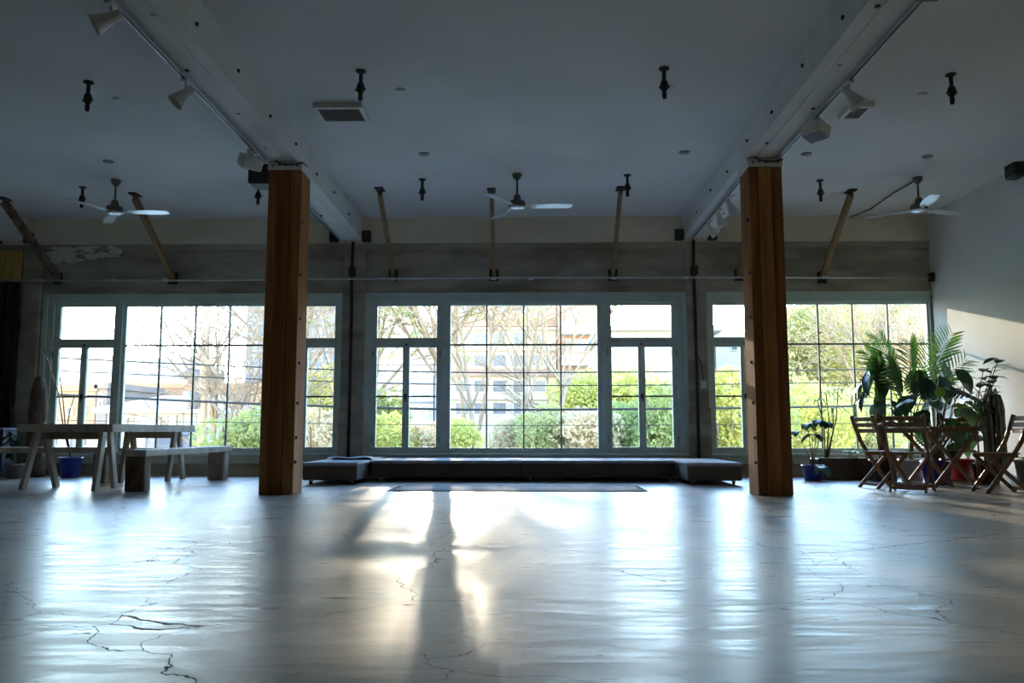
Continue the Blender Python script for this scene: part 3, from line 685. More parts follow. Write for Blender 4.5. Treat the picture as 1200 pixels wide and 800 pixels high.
LV = dict(drop=leaf_mesh('leaf', 'leaf_d', .34, .11, 1.2), dropb=leaf_mesh('leaf', 'leaf_b', .32, .12, 1.0), broad=leaf_mesh('leaf', 'leaf_d', .42, .24, .9, .1, wave=.006), broadb=leaf_mesh('leaf', 'leaf_b', .46, .22, .8, .12),
          yel=leaf_mesh('leaf', 'leaf_y', .26, .13, .7), small=leaf_mesh('leaf', 'leaf_p', .16, .05, .9), oval=leaf_mesh('leaf', 'leaf_d', .17, .10, .6), ovalb=leaf_mesh('leaf', 'leaf_b', .2, .11, .7), grass=leaf_mesh('leaf', 'leaf_p', .34, .022, 1.9, n=8),
          mon=monstera_mesh('leaf_d', .36), monb=monstera_mesh('leaf_b', .34), leafy=leaf_mesh('leaf', 'leaf_y', .15, .075, .6))
LEAFLET = leaf_mesh('leaflet', 'leaf_p', .30, .026, .5, .3, n=5)
def pot(t, P, r, h, mt, square=False):
    if square:
        MB().cbox((P.x - r, P.y - r * .8, 0), (P.x + r, P.y + r * .8, h), .012).build('planter_box', mt, t)
        MB().box((P.x - r + .02, P.y - r * .8 + .02, h), (P.x + r - .02, P.y + r * .8 - .02, h + .006)).build('soil', 'soil', t); return
    MB().lathe([(r * .74, 0), (r * .78, .01), (r * .98, h - .03), (r * 1.04, h - .03), (r * 1.04, h), (r * .93, h), (r * .9, h - .03)], 22, P).build('pot', mt, t)
    MB().lathe([(r * .9, h - .035), (r * .9, h - .028)], 18, P).build('soil', 'soil', t)
def leaf(t, key, p, d, roll=0, s=1.0, up=Vector((0, 0, 1))):
    m = frame_m(Vector(p) - t.location, d, up, roll) @ Matrix.Scale(s, 4)
    return inst('leaf', LV[key], t, m)
def stemmed(t, base, tips, r0=.012, bow=.12):
    out = []
    for tip in tips:
        a = Vector(base); c = Vector(tip); mid = a.lerp(c, .5) + Vector((0, 0, bow * (c - a).length))
        pts = [a.lerp(mid, u).lerp(mid.lerp(c, u), u) for u in (0, .25, .5, .75, 1)]
        MB().tube(pts, [r0, r0 * .9, r0 * .75, r0 * .6, r0 * .4], 6).build('stem', 'stem', t); out.append((c, (pts[-1] - pts[-2]).normalized()))
    return out
def P3(px, py, Y): return atY(px, py, Y)
rp = random.Random(11)
def ground(px, py): q = atZ(px, py, 0); return Vector((q.x, q.y, 0))

# palm in the white pot
g = Vector((P3(1069, 560, 11.4).x, 11.4, 0)); t = thing('potted_palm', g, 'tall feathery palm in a white pot among the plants', 'potted plant'); pot(t, g, .17, .31, 'pot_white')
crown = g + Vector((.05, .05, .75))
MB().tube([g + Vector((0, 0, .25)), crown], [.035, .022], 8).build('stem', 'stem', t)
for px, py, Y, nlf in ((1012, 408, 11.3, 26), (1028, 392, 11.7, 26), (1118, 388, 11.2, 26), (1066, 398, 11.0, 24), (1092, 402, 11.8, 24), (1040, 425, 10.9, 22), (1135, 420, 11.3, 20)):
    tip = P3(px, py, Y); mid = crown.lerp(tip, .55) + Vector((0, 0, .28 * (tip - crown).length * .6))
    pts = [crown.lerp(mid, u).lerp(mid.lerp(tip, u), u) for u in [i / 12 for i in range(13)]]
    fr = MB().tube(pts, [.010 * (1 - .8 * i / 12) for i in range(13)], 5).build('frond', 'stem', t)
    nlf = int(nlf * .62)
    for k in range(nlf):
        u = .36 + .62 * k / nlf; i = min(11, int(u * 12)); p = pts[i].lerp(pts[i + 1], u * 12 - i); d = (pts[i + 1] - pts[i]).normalized()
        for sd in (-1, 1):
            side = d.cross(Vector((.25, -1, .45))).normalized() * sd
            dd = d * .75 + side * .8 + Vector((0, 0, .15 + rp.uniform(-.1, .1)))
            sc_ = (1.0 - .55 * abs(u - .6) / .4) * rp.uniform(.9, 1.15) * 1.2
            inst('leaflet', LEAFLET, fr, frame_m(p - t.location, dd, Vector((.25, -1, .45))) @ Matrix.Scale(sc_, 4))

# moss-pole plant with drooping leaves
g = Vector((P3(1037, 555, 11.6).x, 11.6, 0)); t = thing('moss_pole_plant', g, 'climber with long drooping dark leaves on a thick upright pole', 'potted plant'); pot(t, g, .2, .3, 'pot_dark')
zt = P3(1035, 412, 11.6).z
MB().tube([g + Vector((0, 0, .25)), g + Vector((-.02, 0, zt * .6)), g + Vector((-.02, 0, zt))], [.055, .06, .055], 10).build('pole', 'moss', t)
MB().tube([g + Vector((-.06, -.02, .25)), g + Vector((-.10, -.05, .7)), g + Vector((-.08, -.03, 1.2)), g + Vector((-.04, -.04, zt - .1))], .016, 7).build('vine', 'stem', t)
for k in range(26):
    z = .95 + (zt - 1.05) * (k / 25) ; a = rp.uniform(0, 6.28); r = .14 + .12 * rp.random()
    p0 = g + Vector((-.02, 0, z)); p = p0 + Vector((math.cos(a) * r, math.sin(a) * r * .8, .05))
    MB().tube([p0, p0.lerp(p, .5) + Vector((0, 0, .05)), p], .006, 5).build('stalk', 'stem', t)
    leaf(t, 'drop' if k % 3 else 'dropb', p, (math.cos(a), math.sin(a), -.9), rp.uniform(-.4, .4), rp.uniform(1.1, 1.45))

# big split-leaf plant in the middle
g = Vector((P3(1098, 556, 11.0).x, 11.0, 0)); t = thing('split_leaf_plant', g, 'bushy split-leaf plant with broad dark leaves in a blue pot', 'potted plant'); pot(t, g, .19, .30, 'pot_blue')
tips = [P3(*q) for q in ((1068, 462, 10.9), (1060, 470, 10.6), (1082, 445, 11.1), (1100, 440, 11.3), (1120, 432, 11.2), (1094, 470, 10.7), (1112, 455, 10.8), (1130, 447, 11.2), (1080, 480, 10.7), (1050, 495, 10.6), (1140, 465, 11.0), (1105, 425, 11.5), (1122, 472, 10.8), (1075, 435, 11.4), (1090, 455, 11.5), (1135, 480, 11.2), (1112, 490, 10.8), (1085, 500, 11.3), (1128, 505, 11.2))]
for k, (c, d) in enumerate(stemmed(t, g + Vector((0, 0, .28)), tips, .011, .15)):
    dd = Vector((c.x - g.x, c.y - g.y - .25, -.35 + rp.uniform(-.2, .2)))
    leaf(t, ('broad', 'mon', 'monb', 'broadb')[k % 4], c, dd, rp.uniform(-.5, .5), rp.uniform(.9, 1.2))
# bright rubber plant
g = Vector((P3(1125, 560, 11.2).x, 11.25, 0)); t = thing('rubber_plant', g, 'leafy plant in a red pot beside the bistro table', 'potted plant'); pot(t, g, .21, .32, 'pot_red')
tips = [P3(*q) for q in ((1118, 452, 11.1), (1132, 470, 11.0), (1110, 500, 11.0), (1140, 500, 11.1), (1125, 515, 10.9), (1146, 458, 11.2), (1152, 475, 11.4))]
for k, (c, d) in enumerate(stemmed(t, g + Vector((0, 0, .3)), tips, .012, .05)):
    for q in range(4):
        a = rp.uniform(0, 6.28); leaf(t, ('oval', 'ovalb', 'broad')[(k + q) % 3], c - d * .06 * q, (math.cos(a), math.sin(a), rp.uniform(-.5, .3)), 0, rp.uniform(.8, 1.1))
# twiggy tall plant against the white wall
g = Vector((XR - .22, 11.75, 0)); t = thing('tall_twig_plant', g, 'tall twiggy plant with few leaves against the white wall', 'potted plant'); pot(t, g, .17, .28, 'pot_terra')
tips = [P3(*q) for q in ((1170, 420, 10.3), (1163, 432, 10.4), (1152, 436, 10.9), (1128, 428, 11.3), (1166, 445, 10.3))]
for k, (c, d) in enumerate(stemmed(t, g + Vector((0, 0, .26)), tips, .013, .04)):
    for q in range(5):
        a = rp.uniform(-.6, 3.6); leaf(t, 'oval' if q % 2 else 'ovalb', c - d * .085 * q, (math.cos(a) - .2, -abs(math.sin(a)), rp.uniform(-.1, .7)), rp.uniform(-.3, .3), rp.uniform(.85, 1.25))
# columnar cactus
g = Vector((P3(1162, 565, 10.9).x - .02, 10.95, 0)); t = thing('columnar_cactus', g, 'cluster of dark ribbed cactus columns beside the white wall', 'potted plant'); pot(t, g, .175, .28, 'pot_dark')
for px, py, Y in ((1154, 462, 10.9), (1160, 452, 11.0), (1166, 455, 10.9), (1171, 462, 10.95), (1157, 478, 10.85), (1168, 475, 10.85)):
    top = P3(px, py, Y); b = MB(); v = []; f = []; n = 12; rings = 9
    for i in range(rings + 1):
        u = i / rings; c = Vector((top.x, top.y, .24)).lerp(top, u); rr = .047 * (1 if i < rings - 1 else (.75 if i == rings - 1 else .25)) * (1 + .06 * math.sin(u * 17))
        for k in range(n): an = 2 * math.pi * k / n; q = rr * (1.12 if k % 2 else .78); v.append((c.x + q * math.cos(an), c.y + q * math.sin(an), c.z))
    for i in range(rings):
        for k in range(n): f.append((i * n + k, i * n + (k + 1) % n, (i + 1) * n + (k + 1) % n, (i + 1) * n + k))
    f.append(tuple(rings * n + k for k in range(n))); b.add(v, f); b.build('column', 'cactus', t)
# spiky drooping plant in dark box planter
g = Vector((P3(975, 556, 12.1).x, 12.15, 0)); t = thing('dracaena', g, 'thin stemmed plant with drooping narrow leaves in a dark box', 'potted plant'); pot(t, g, .24, .30, 'pot_dark', True)
for px, py in ((958, 470), (968, 462), (982, 458), (976, 480)):
    c = P3(px, py, 12.1); MB().tube([g + Vector((rp.uniform(-.1, .1), 0, .28)), g.lerp(c, .6) + Vector((.02, 0, .1)), c], [.012, .009, .007], 6).build('stem', 'stem', t)
    for q in range(9): a = 6.28 * q / 9 + rp.random(); leaf(t, 'grass', c, (math.cos(a), math.sin(a), .7), 0, rp.uniform(.8, 1.15))
g = Vector((P3(1008, 556, 12.1).x, 12.15, 0)); t = thing('herb_planter', g, 'low bright green seedlings in a dark box planter', 'potted plant'); pot(t, g, .23, .30, 'pot_dark', True)
for k in range(16):
    p = g + Vector((rp.uniform(-.2, .2), rp.uniform(-.15, .1), .30)); a = rp.uniform(0, 6.28)
    MB().tube([p, p + Vector((0, 0, .07))], .004, 5).build('stem', 'stem', t)
    leaf(t, 'leafy', p + Vector((0, 0, .07)), (math.cos(a), math.sin(a), .5), 0, rp.uniform(.8, 1.2))
# low leaves plant in blue pot next to the post
g = Vector((P3(953, 558, 11.7).x, 11.7, 0)); t = thing('philodendron', g, 'leggy plant with dark dangling leaves in a small blue pot', 'potted plant'); pot(t, g, .15, .22, 'pot_blue')
tips = [P3(*q) for q in ((946, 496, 11.6), (958, 492, 11.6), (952, 508, 11.5), (966, 494, 11.7), (934, 505, 11.6), (962, 546, 11.3))]
for k, (c, d) in enumerate(stemmed(t, g + Vector((0, 0, .2)), tips, .007, .06)):
    for q in range(3):
        a = rp.uniform(0, 6.28); leaf(t, 'ovalb' if k in (2, 5) else 'oval', c, (math.cos(a), math.sin(a) - .3, -.25), 0, rp.uniform(1.0, 1.35))
g = Vector((XR - .23, 10.25, 0)); t = thing('grey_planter', g, 'grey round pot with small leaves in the white wall corner', 'potted plant'); pot(t, g, .19, .34, 'pot_grey')
for k in range(12):
    a = rp.uniform(2.0, 5.0); leaf(t, 'leafy', g + Vector((.05 * math.cos(a), .05 * math.sin(a), .33)), (math.cos(a), math.sin(a), .6), 0, 1.2)

# plants behind the trestle table
g = Vector((P3(17, 560, 12.0).x, 12.0, 0)); t = thing('grey_pot_plant', g, 'small leafy plant in a grey pot by the black curtain', 'potted plant'); pot(t, g, .13, .22, 'pot_grey')
tips = [P3(*q) for q in ((8, 505, 11.9), (14, 510, 11.8), (20, 512, 11.9), (11, 520, 11.8))]
for k, (c, d) in enumerate(stemmed(t, g + Vector((0, 0, .2)), tips, .008, .05)):
    for q in range(5): a = rp.uniform(0, 6.28); leaf(t, 'ovalb' if q % 2 else 'oval', c - d * .04 * q, (math.cos(a), math.sin(a) - .3, -.4), 0, rp.uniform(.8, 1.15))
g = Vector((P3(82, 558, 12.3).x, 12.3, 0)); t = thing('bare_stalk_plant', g, 'bare arching stalks in a dark blue pot behind the table', 'potted plant'); pot(t, g, .16, .30, 'pot_blue')
for pts in (((75, 505), (68, 460), (55, 420), (45, 392)), ((77, 505), (74, 470), (70, 440)), ((78, 505), (82, 480), (88, 462))):
    MB().tube([g + Vector((0, 0, .27))] + [P3(*q, 12.3) for q in pts], [.012] + [.009 - .0015 * i for i in range(len(pts))], 6).build('stem', 'stem', t)
# upright hollow log on the floor by the pilaster
g = Vector((P3(37, 560, 12.35).x, 12.4, 0)); zt = P3(37, 441, 12.35).z; b = MB(); rr = random.Random(2); prof = []
for i in range(15):
    u = i / 14; prof.append((.115 * (1.25 - .35 * u + .06 * math.sin(u * 19)) * (1 if i < 13 else (.85 if i == 13 else .4)), zt * u))
b.lathe(prof, 18, g); b.v = [(v[0] + rr.uniform(-.014, .014), v[1] + rr.uniform(-.014, .014), v[2]) for v in b.v]
tag(b.build('log_sculpture', 'bark', at=g), 'tall upright bark-covered log standing by the pilaster', 'log')
b = MB(); x1 = P3(24, 560, 12.2).x; tb = thing('blue_cabinet', (x1 - .7, 12.3, 0), 'dark cabinet with blue top under the black curtain', 'cabinet')
M['cab'] = mat('dark_blue_cabinet', (.02, .03, .05), (.035, .05, .08), rough=.5)
MB().cbox((x1 - 1.4, 12.15, .05), (x1 - .28, 12.5, .70), .01).build('body', 'cab', tb)
MB().cbox((x1 - 1.43, 12.12, .70), (x1 - .26, 12.52, .74), .008).build('top', 'cush', tb)
for k in range(2):
    dr = MB().cbox((x1 - 1.38 + .56 * k, 12.135, .08), (x1 - .86 + .56 * k, 12.15, .67), .006).build('door', 'cab', tb)
    MB().tube([(x1 - .86 + (.04 if k else -.06), 12.12, .4), (x1 - .86 + (.04 if k else -.06), 12.12, .5)], .008, 6).build('handle', 'steel', dr)

# ------------------------------------------------------------------ bistro set
def chair(loc, rz, label):
    t = thing('folding_chair', loc, label, 'chair', 'wooden folding chairs', rz)
    W = .21
    def part(name, b): return b.build(name, 'teak', t, world=False)
    for s_ in (-1, 1):
        b = MB(); b.sweep([(-.26, .88), (-.215, .74), (-.15, .57), (-.06, .42), (.09, .20), (.235, 0)], s_ * W - .011, s_ * W + .011, .045); part('back_leg', b)
        b = MB(); b.sweep([(.21, .43), (.0, .22), (-.22, 0)], s_ * (W - .027) - .011, s_ * (W - .027) + .011, .042); part('front_leg', b)
        b = MB(); b.box((-.13, s_ * (W - .055) - .011, .395), (.22, s_ * (W - .055) + .011, .432)); part('seat_rail', b)
    sl = MB(); sl.cbox((-.028, -W + .03, -.008), (.028, W - .03, .008), .003); sme = sl.mesh('seat_slat', M['teak'])
    for k in range(6): inst('seat_slat', sme, t, Matrix.Translation((-.12 + k * .066, 0, .441)))
    bl = MB(); bl.cbox((-.007, -W + .008, -.026), (.007, W - .008, .026), .003); bme = bl.mesh('back_slat', M['teak'])
    for x, z in ((-.243, .835), (-.222, .765), (-.2, .695)): inst('back_slat', bme, t, Matrix.Translation((x, 0, z)) @ Matrix.Rotation(R(-16), 4, 'Y'))
    for p, q in (((.195, .055), W), ((-.175, .048), W - .027)):
        b = MB(); b.bar((p[0], -q, p[1]), (p[0], q, p[1]), .018, .032); part('stretcher', b)
    return t
def gp(px, py): return atZ(px, py, 0)
chair((gp(1036, 571.5).x, gp(1036, 571.5).y, 0), R(12), 'brown wooden folding chair beside the dark box planters, side-on')
chair((gp(1069, 576).x, gp(1069, 576).y + .02, 0), R(56), 'brown wooden folding chair drawn up with its back to the room')
chair((gp(1133, 569).x, gp(1133, 569).y + .12, 0), R(-118), 'brown wooden folding chair before the red pot, facing the room')
chair((gp(1174, 577).x, gp(1174, 577).y, 0), R(172), 'brown wooden folding chair nearest the white wall')
# folding table
c = gp(1104, 572); tc = Vector((c.x, c.y, 0)); t = thing('bistro_table', tc, 'small brown folding table with crossed legs among the chairs', 'table', rz=R(8))
TW = .36; H = .745
for k in range(7):
    y = -TW + (k + .5) * 2 * TW / 7; b = MB(); b.cbox((-TW, y - .047, H - .022), (TW, y + .047, H), .004); b.build('top_slat', 'teak', t, world=False)
for y in (-TW + .05, TW - .05):
    b = MB(); b.box((-TW + .04, y - .015, H - .06), (TW - .04, y + .015, H - .0225)); b.build('top_rail', 'teak', t, world=False)
for s_ in (-1, 1):
    b = MB(); b.sweep([(-.31, 0), (0, .35), (.31, H - .06)], s_ * .27 - .012, s_ * .27 + .012, .045); b.build('leg', 'teak', t, world=False)
    b = MB(); b.sweep([(.31, 0), (0, .35), (-.31, H - .06)], s_ * .235 - .012, s_ * .235 + .012, .045); b.build('leg', 'teak', t, world=False)
for x in (-.26, .26):
    b = MB(); b.bar((x, -.27, .06), (x, .27, .06), .02, .03); b.build('stretcher', 'teak', t, world=False)
# glass vase with cuttings
v0 = Vector((P3(1100, 497, tc.y).x, tc.y - .03, H)); t = thing('glass_vase', v0, 'clear glass vase holding bright green cuttings on the table', 'vase')
MB().lathe([(.030, 0), (.034, .004), (.034, .16), (.031, .16), (.031, .010), (.001, .008)], 18, v0).build('glass', 'water', t)
for k, (dx, dz) in enumerate(((-.05, .30), (.06, .27), (.12, .24), (-.02, .34))):
    q = v0 + Vector((dx, -.02 * k, dz)); MB().tube([v0 + Vector((0, 0, .02)), v0 + Vector((dx * .2, 0, .16)), q], .004, 5).build('stem', 'leaf_y', t)
    leaf(t, 'yel', q, (dx * 4, -.3, .1 + .3 * (k % 2)), rp.uniform(-.4, .4), .95)

# ------------------------------------------------------------------ outside: ground, houses
GZ = -4.2
M['ground'] = mat('pale_dry_ground', (.34, .30, .24), (.46, .42, .34), scale=.2, rough=.95)
M['tan'] = mat('tan_stucco', (0.248, 0.143, 0.084), (0.285, 0.174, 0.105), scale=.3, rough=.9)
M['tan_d'] = mat('grey_brown_stucco', (0.140, 0.112, 0.098), (0.175, 0.140, 0.119), scale=.3, rough=.9)  # roof box grey, and shade painted on the tan building's side
M['bwhite'] = mat('white_stucco', (0.437, 0.421, 0.390), (0.484, 0.468, 0.437), scale=.3, rough=.9)
M['bcream'] = mat('cream_stucco', (0.347, 0.285, 0.198), (0.384, 0.322, 0.236), scale=.2, rough=.9)
M['bpink'] = mat('rose_stucco', (0.216, 0.132, 0.096), (0.252, 0.162, 0.120), scale=.3, rough=.9)
M['lav'] = mat('lavender_grey_stucco', (0.167, 0.161, 0.192), (0.205, 0.198, 0.229), scale=.3, rough=.9)
M['bblue'] = mat('blue_cladding', (0.054, 0.090, 0.168), (0.078, 0.120, 0.210), scale=.3, rough=.6)
M['wglass'] = mat('dim_window_glass', (0.060, 0.066, 0.078), (0.096, 0.102, 0.120), scale=.5, rough=.2)
M['roof'] = mat('pale_roof', (0.221, 0.169, 0.137), (0.273, 0.215, 0.176), scale=.4, rough=.9)
M['wood_pole'] = mat('utility_pole_wood', (.40, .27, .17), (.52, .37, .25), scale=3, rough=.9, stretch=(4, 4, .4))
M['wire'] = mat('black_cable', (.012, .012, .013), (.02, .02, .02), rough=.7)
struct(MB().box((-260, WY + .6, GZ - .5), (260, 330, GZ)).build('ground', 'ground'))
struct(MB().box((XL - .3, WY - 1, GZ), (XR + 14, WY + .35, -.16)).build('wall_base', 'concrete'))
def building(name, label, px0, px1, ptop, Y, dep, mt, wins=(), bands=(), roof=None, skew=0, z0=GZ, wm='wglass'):
    x0, x1 = atY(px0, 450, Y).x, atY(px1, 450, Y).x; zt = atY((px0 + px1) / 2, ptop, Y).z
    t = thing(name, ((x0 + x1) / 2, Y + dep / 2, z0), label, 'building')
    MB().box((x0, Y, z0), (x1, Y + dep, zt)).build('wall', mt, t)
    for (a, b, c, d) in wins:
        p, q = atY(a, d, Y), atY(b, c, Y)
        f = MB(); ringframe(f, p.x - .06, q.x + .06, p.z - .06, q.z + .06, p.x, q.x, p.z, q.z, Y - .10, Y); w_ = f.build('window', 'bwhite', t)
        MB().box((p.x, Y - .03, p.z), (q.x, Y - .005, q.z)).build('pane', wm, w_)
    for (a, b, c, d, pr, bm_) in bands:
        p, q = atY(a, d, Y), atY(b, c, Y); MB().box((p.x, Y - pr, p.z), (q.x, Y, q.z)).build('balcony' if pr > .5 else 'band', bm_, t)
    if roof:
        ov = .5; MB().box((x0 - ov, Y - ov, zt), (x1 + ov, Y + dep + ov, zt + .25)).build('eave', 'bwhite', t)
        hz = zt + .25; xm0, xm1 = x0 + (x1 - x0) * .18, x1 - (x1 - x0) * .18; ym = Y + dep / 2
        MB().add([(x0 - ov, Y - ov, hz), (x1 + ov, Y - ov, hz), (x1 + ov, Y + dep + ov, hz), (x0 - ov, Y + dep + ov, hz), (xm0, ym, hz + roof), (xm1, ym, hz + roof)], [(0, 1, 5, 4), (1, 2, 5), (2, 3, 4, 5), (3, 0, 4)]).build('roof', 'roof', t)
    else:
        m = MB(); ringframe_z = [((x0 - .12, Y - .12), (x1 + .12, Y + .2)), ((x0 - .12, Y + dep - .2), (x1 + .12, Y + dep + .12)), ((x0 - .12, Y + .2), (x0 + .2, Y + dep - .2)), ((x1 - .2, Y + .2), (x1 + .12, Y + dep - .2))]
        for (ax, ay), (bx_, by_) in ringframe_z: m.box((ax, ay, zt - .15), (bx_, by_, zt + .2))
        m.build('parapet', mt, t)
    return t
building('white_block', 'white block with small dark windows behind the tan building', 20, 135, 418, 80, 16, 'bwhite', [(66, 74, 428, 433), (66, 73, 443, 448), (79, 86, 442, 448), (95, 99, 428, 434), (100, 104, 443, 449)])
building('tan_corner_building', 'tan stucco building whose roof edge shows beside the casement', 30, 113, 455, 46, 7, 'tan', [(95, 101, 474, 485), (60, 66, 478, 492), (80, 85, 477, 485)], [(30, 113, 497, 500, .15, 'bwhite')])
building('shaded_tan_side', 'narrow grey brown strip painted as the shaded side of the tan building', 114, 126, 452, 46, 7, 'tan_d', [(117, 120, 470, 480)])  # stands in for the tan building's side face, shade put into its colour
building('long_tan_building', 'long low tan stucco building behind the utility pole', 139, 345, 452, 54, 14, 'tan', [(144, 148, 471, 479), (158, 162, 471, 479), (182, 192, 466, 469), (252, 258, 470, 480), (272, 278, 470, 480)], [(139, 345, 481, 483, .2, 'bwhite')])
building('white_house', 'small white house with dark square windows before the tan building', 128, 250, 484, 40, 8, 'bwhite', [(189, 196, 488, 499), (207, 214, 486, 500), (150, 156, 489, 498), (224, 229, 488, 499)], roof=.8)
building('lavender_garage', 'low lavender grey garage at the street', 40, 186, 505, 33, 5, 'lav', [(66, 82, 509, 522), (100, 124, 509, 522), (142, 170, 509, 522)])
building('blue_hall', 'blue hall with a sloped roof behind the tan buildings', 158, 204, 428, 120, 20, 'bblue', [(165, 172, 433, 438), (180, 190, 433, 438)], roof=2.0)
building('grey_roof_box', 'grey roof plant box on the far rooftops', 211, 223, 440, 70, 5, 'tan_d', [(214, 219, 443, 448)])
wl = [(a, a + 4, b, b + 7) for a in (290, 297, 350, 358, 366, 374, 382) for b in (352, 368, 384, 400, 416, 430)]
building('blue_tower', 'tall blue clad tower behind the bare trees', 287, 392, 336, 150, 20, 'bblue', wl, [(287, 392, b, b + 2, .3, 'lav') for b in (362, 378, 394, 410)])
building('white_apartments', 'white apartment house with lavender side beside the green tree', 436, 508, 378, 75, 14, 'bwhite', [(a, a + 7, b, b + 10) for a in (444, 458, 484, 496) for b in (388, 410, 432, 454, 476)], [(436, 508, b, b + 2, .25, 'lav') for b in (404, 426, 448, 470)])
building('lavender_block', 'tall lavender grey block between white and cream apartments', 509.5, 523, 366, 72, 10, 'lav', [(a, a + 5, b, b + 9) for a in (514,) for b in (384, 408, 432, 456)])
wins = [(a, a + 15, b, b + 13) for a in (534, 556, 578, 602, 624) for b in (352, 390, 416, 446, 472)]
building('cream_apartments', 'large cream apartment house with rose floor bands and balconies', 524, 652, 322, 70, 14, 'bcream', wins, [(524, 652, b, b + 9, .3, 'bpink') for b in (374, 432)] + [(524, 652, b, b + 3, .3, 'bwhite') for b in (384, 408, 465)])
building('rose_apartments', 'rose stucco stair tower with white balconies on the apartments', 654, 706, 330, 68, 12, 'bpink', [(664, 686, b, b + 14) for b in (362, 398, 436)], [(658, 700, b, b + 13, 1.3, 'bwhite') for b in (380, 416, 454)])
building('white_gable_house', 'white house with two shuttered windows above the green hedge', 711, 838, 388, 42, 10, 'bwhite', [(763.5, 769.5, 431, 446), (773, 779, 431, 446), (725, 731, 431, 446)], roof=.5)
building('white_side_house', 'white house with a blue attic window next to the hedge', 840, 930, 396, 46, 10, 'bwhite', [(857, 863, 404, 410), (884, 891, 430, 445)], roof=.6)

# hillside on the plant side
b = MB(); v = []; f = []; nx, ny = 26, 14; rh = random.Random(4)
for i in range(nx + 1):
    for j in range(ny + 1):
        X = 13 + 70 * i / nx; Y = 34 + 60 * j / ny
        v.append((X, Y, GZ - .2 + max(0, min(1, (X - 13 - (Y - 34) * .12) / 18)) ** .8 * (6 + 9 * j / ny) * min(1, .25 + j / 4) + rh.uniform(-.3, .3)))
for i in range(nx):
    for j in range(ny): a = i * (ny + 1) + j; f.append((a, a + ny + 1, a + ny + 2, a + 1))
b.add(v, f, True); M['hill'] = mat('dry_grass_hill', (.36, .30, .15), (.50, .44, .24), scale=1.5, rough=1, bump=.3); struct(b.build('hillside', 'hill'))

# ------------------------------------------------------------------ outside: trees and shrubs
M['bark_p'] = mat('pale_bark', (0.216, 0.156, 0.102), (0.288, 0.216, 0.150), scale=4, rough=.9)
M['bark_b'] = mat('brown_bark', (0.156, 0.114, 0.078), (0.216, 0.162, 0.114), scale=4, rough=.9)
M['fol_g'] = leafmat('green_foliage', (.27, .31, .10), (.44, .46, .17), .5, .6, 2)
M['fol_y'] = leafmat('yellow_green_foliage', (.50, .48, .12), (.68, .63, .22), .55, .6, 2)
M['fol_o'] = leafmat('olive_foliage', (.40, .38, .13), (.56, .52, .24), .5, .6, 2)
M['fol_t'] = leafmat('dry_tan_foliage', (.60, .46, .27), (.76, .62, .40), .5, .7, 2)
def branches(mb, rng, p, d, L, r, lev, kids, spread, up):
    n = 4 if lev > 0 else 3; pts = [p.copy()]; q = p.copy(); dd = d.copy()
    for i in range(n):
        dd = (dd + Vector((rng.uniform(-1, 1), rng.uniform(-1, 1), rng.uniform(-.6, 1) * .6 + up)) * .16).normalized(); q = q + dd * L / n; pts.append(q.copy())
    e = .55 if lev else .3
    mb.tube(pts, [r * (1 - (1 - e) * i / n) for i in range(n + 1)], 6 if lev > 2 else (4 if lev > 0 else 3), caps=False)
    if lev == 0: return
    for k in range(kids):
        u = rng.uniform(.3, 1); i = min(n - 1, int(u * n)); s_ = pts[i].lerp(pts[i + 1], u * n - i)
        a = rng.uniform(0, 6.283); o = d.orthogonal().normalized(); o = Matrix.Rotation(a, 3, d) @ o
        nd = (d * (1 - spread * .5) + o * spread + Vector((0, 0, up))).normalized()
        branches(mb, rng, s_, nd, L * rng.uniform(.5, .78), r * e * rng.uniform(.6, .9), lev - 1, kids, spread, up)
def bare_tree(px, Y, h, label, mt='bark_p', seed=1, lev=4, kids=5, stems=1, r=.13, spread=.75, foliage=None, z0=GZ, tf=.45, fz=-9):
    rng = random.Random(seed); b = atY(px, 450, Y); base = Vector((b.x, Y, z0))
    t = thing('tree', base, label, 'tree')
    tr = MB(); br = MB()
    for s_ in range(stems):
        d = Vector((rng.uniform(-.3, .3) * (stems > 1), rng.uniform(-.2, .2) * (stems > 1), 1)).normalized(); L = h * tf
        pts = [base + Vector((.25 * s_, 0, 0))]
        for i in range(4): d = (d + Vector((rng.uniform(-.1, .1), rng.uniform(-.1, .1), .05))).normalized(); pts.append(pts[-1] + d * L / 4)
        tr.tube(pts, [r, r * .9, r * .8, r * .72, r * .62], 8)
        for k in range(kids + 2):
            u = rng.uniform(.45 if tf < .5 else .8, 1) if k else 1; i = min(3, int(u * 4)); p = pts[i].lerp(pts[i + 1], u * 4 - i)
            a = rng.uniform(0, 6.283); nd = (Vector((math.cos(a) * spread, math.sin(a) * spread, 1.0)) if k else d).normalized()
            branches(br, rng, p, nd, h * rng.uniform(.26, .36), r * .5, lev - 1, kids, spread, .12)
    tr.build('trunk', mt, t); tag(br.build('branches', mt, t), kind='stuff')
    if foliage:
        fm, n, sz = foliage; fb = MB(); vv = [v for v in br.v if v[2] > fz]
        for k in range(n): add_leaf(fb, rng, Vector(vv[rng.randrange(len(vv))]) + Vector((rng.uniform(-.2, .2), rng.uniform(-.2, .2), rng.uniform(-.2, .2))), sz)
        tag(fb.build('foliage', fm, t), kind='stuff')
    return t
def add_leaf(fb, rng, p, sz):
    a = Vector((rng.uniform(-1, 1), rng.uniform(-1, 1), rng.uniform(-1, 1))).normalized(); b = a.orthogonal().normalized(); b = Matrix.Rotation(rng.uniform(0, 6.28), 3, a) @ b
    s_ = sz * rng.uniform(.6, 1.3); fb.add([p - a * s_, p + b * s_ * .45, p + a * s_, p - b * s_ * .45], [(0, 1, 2, 3)])
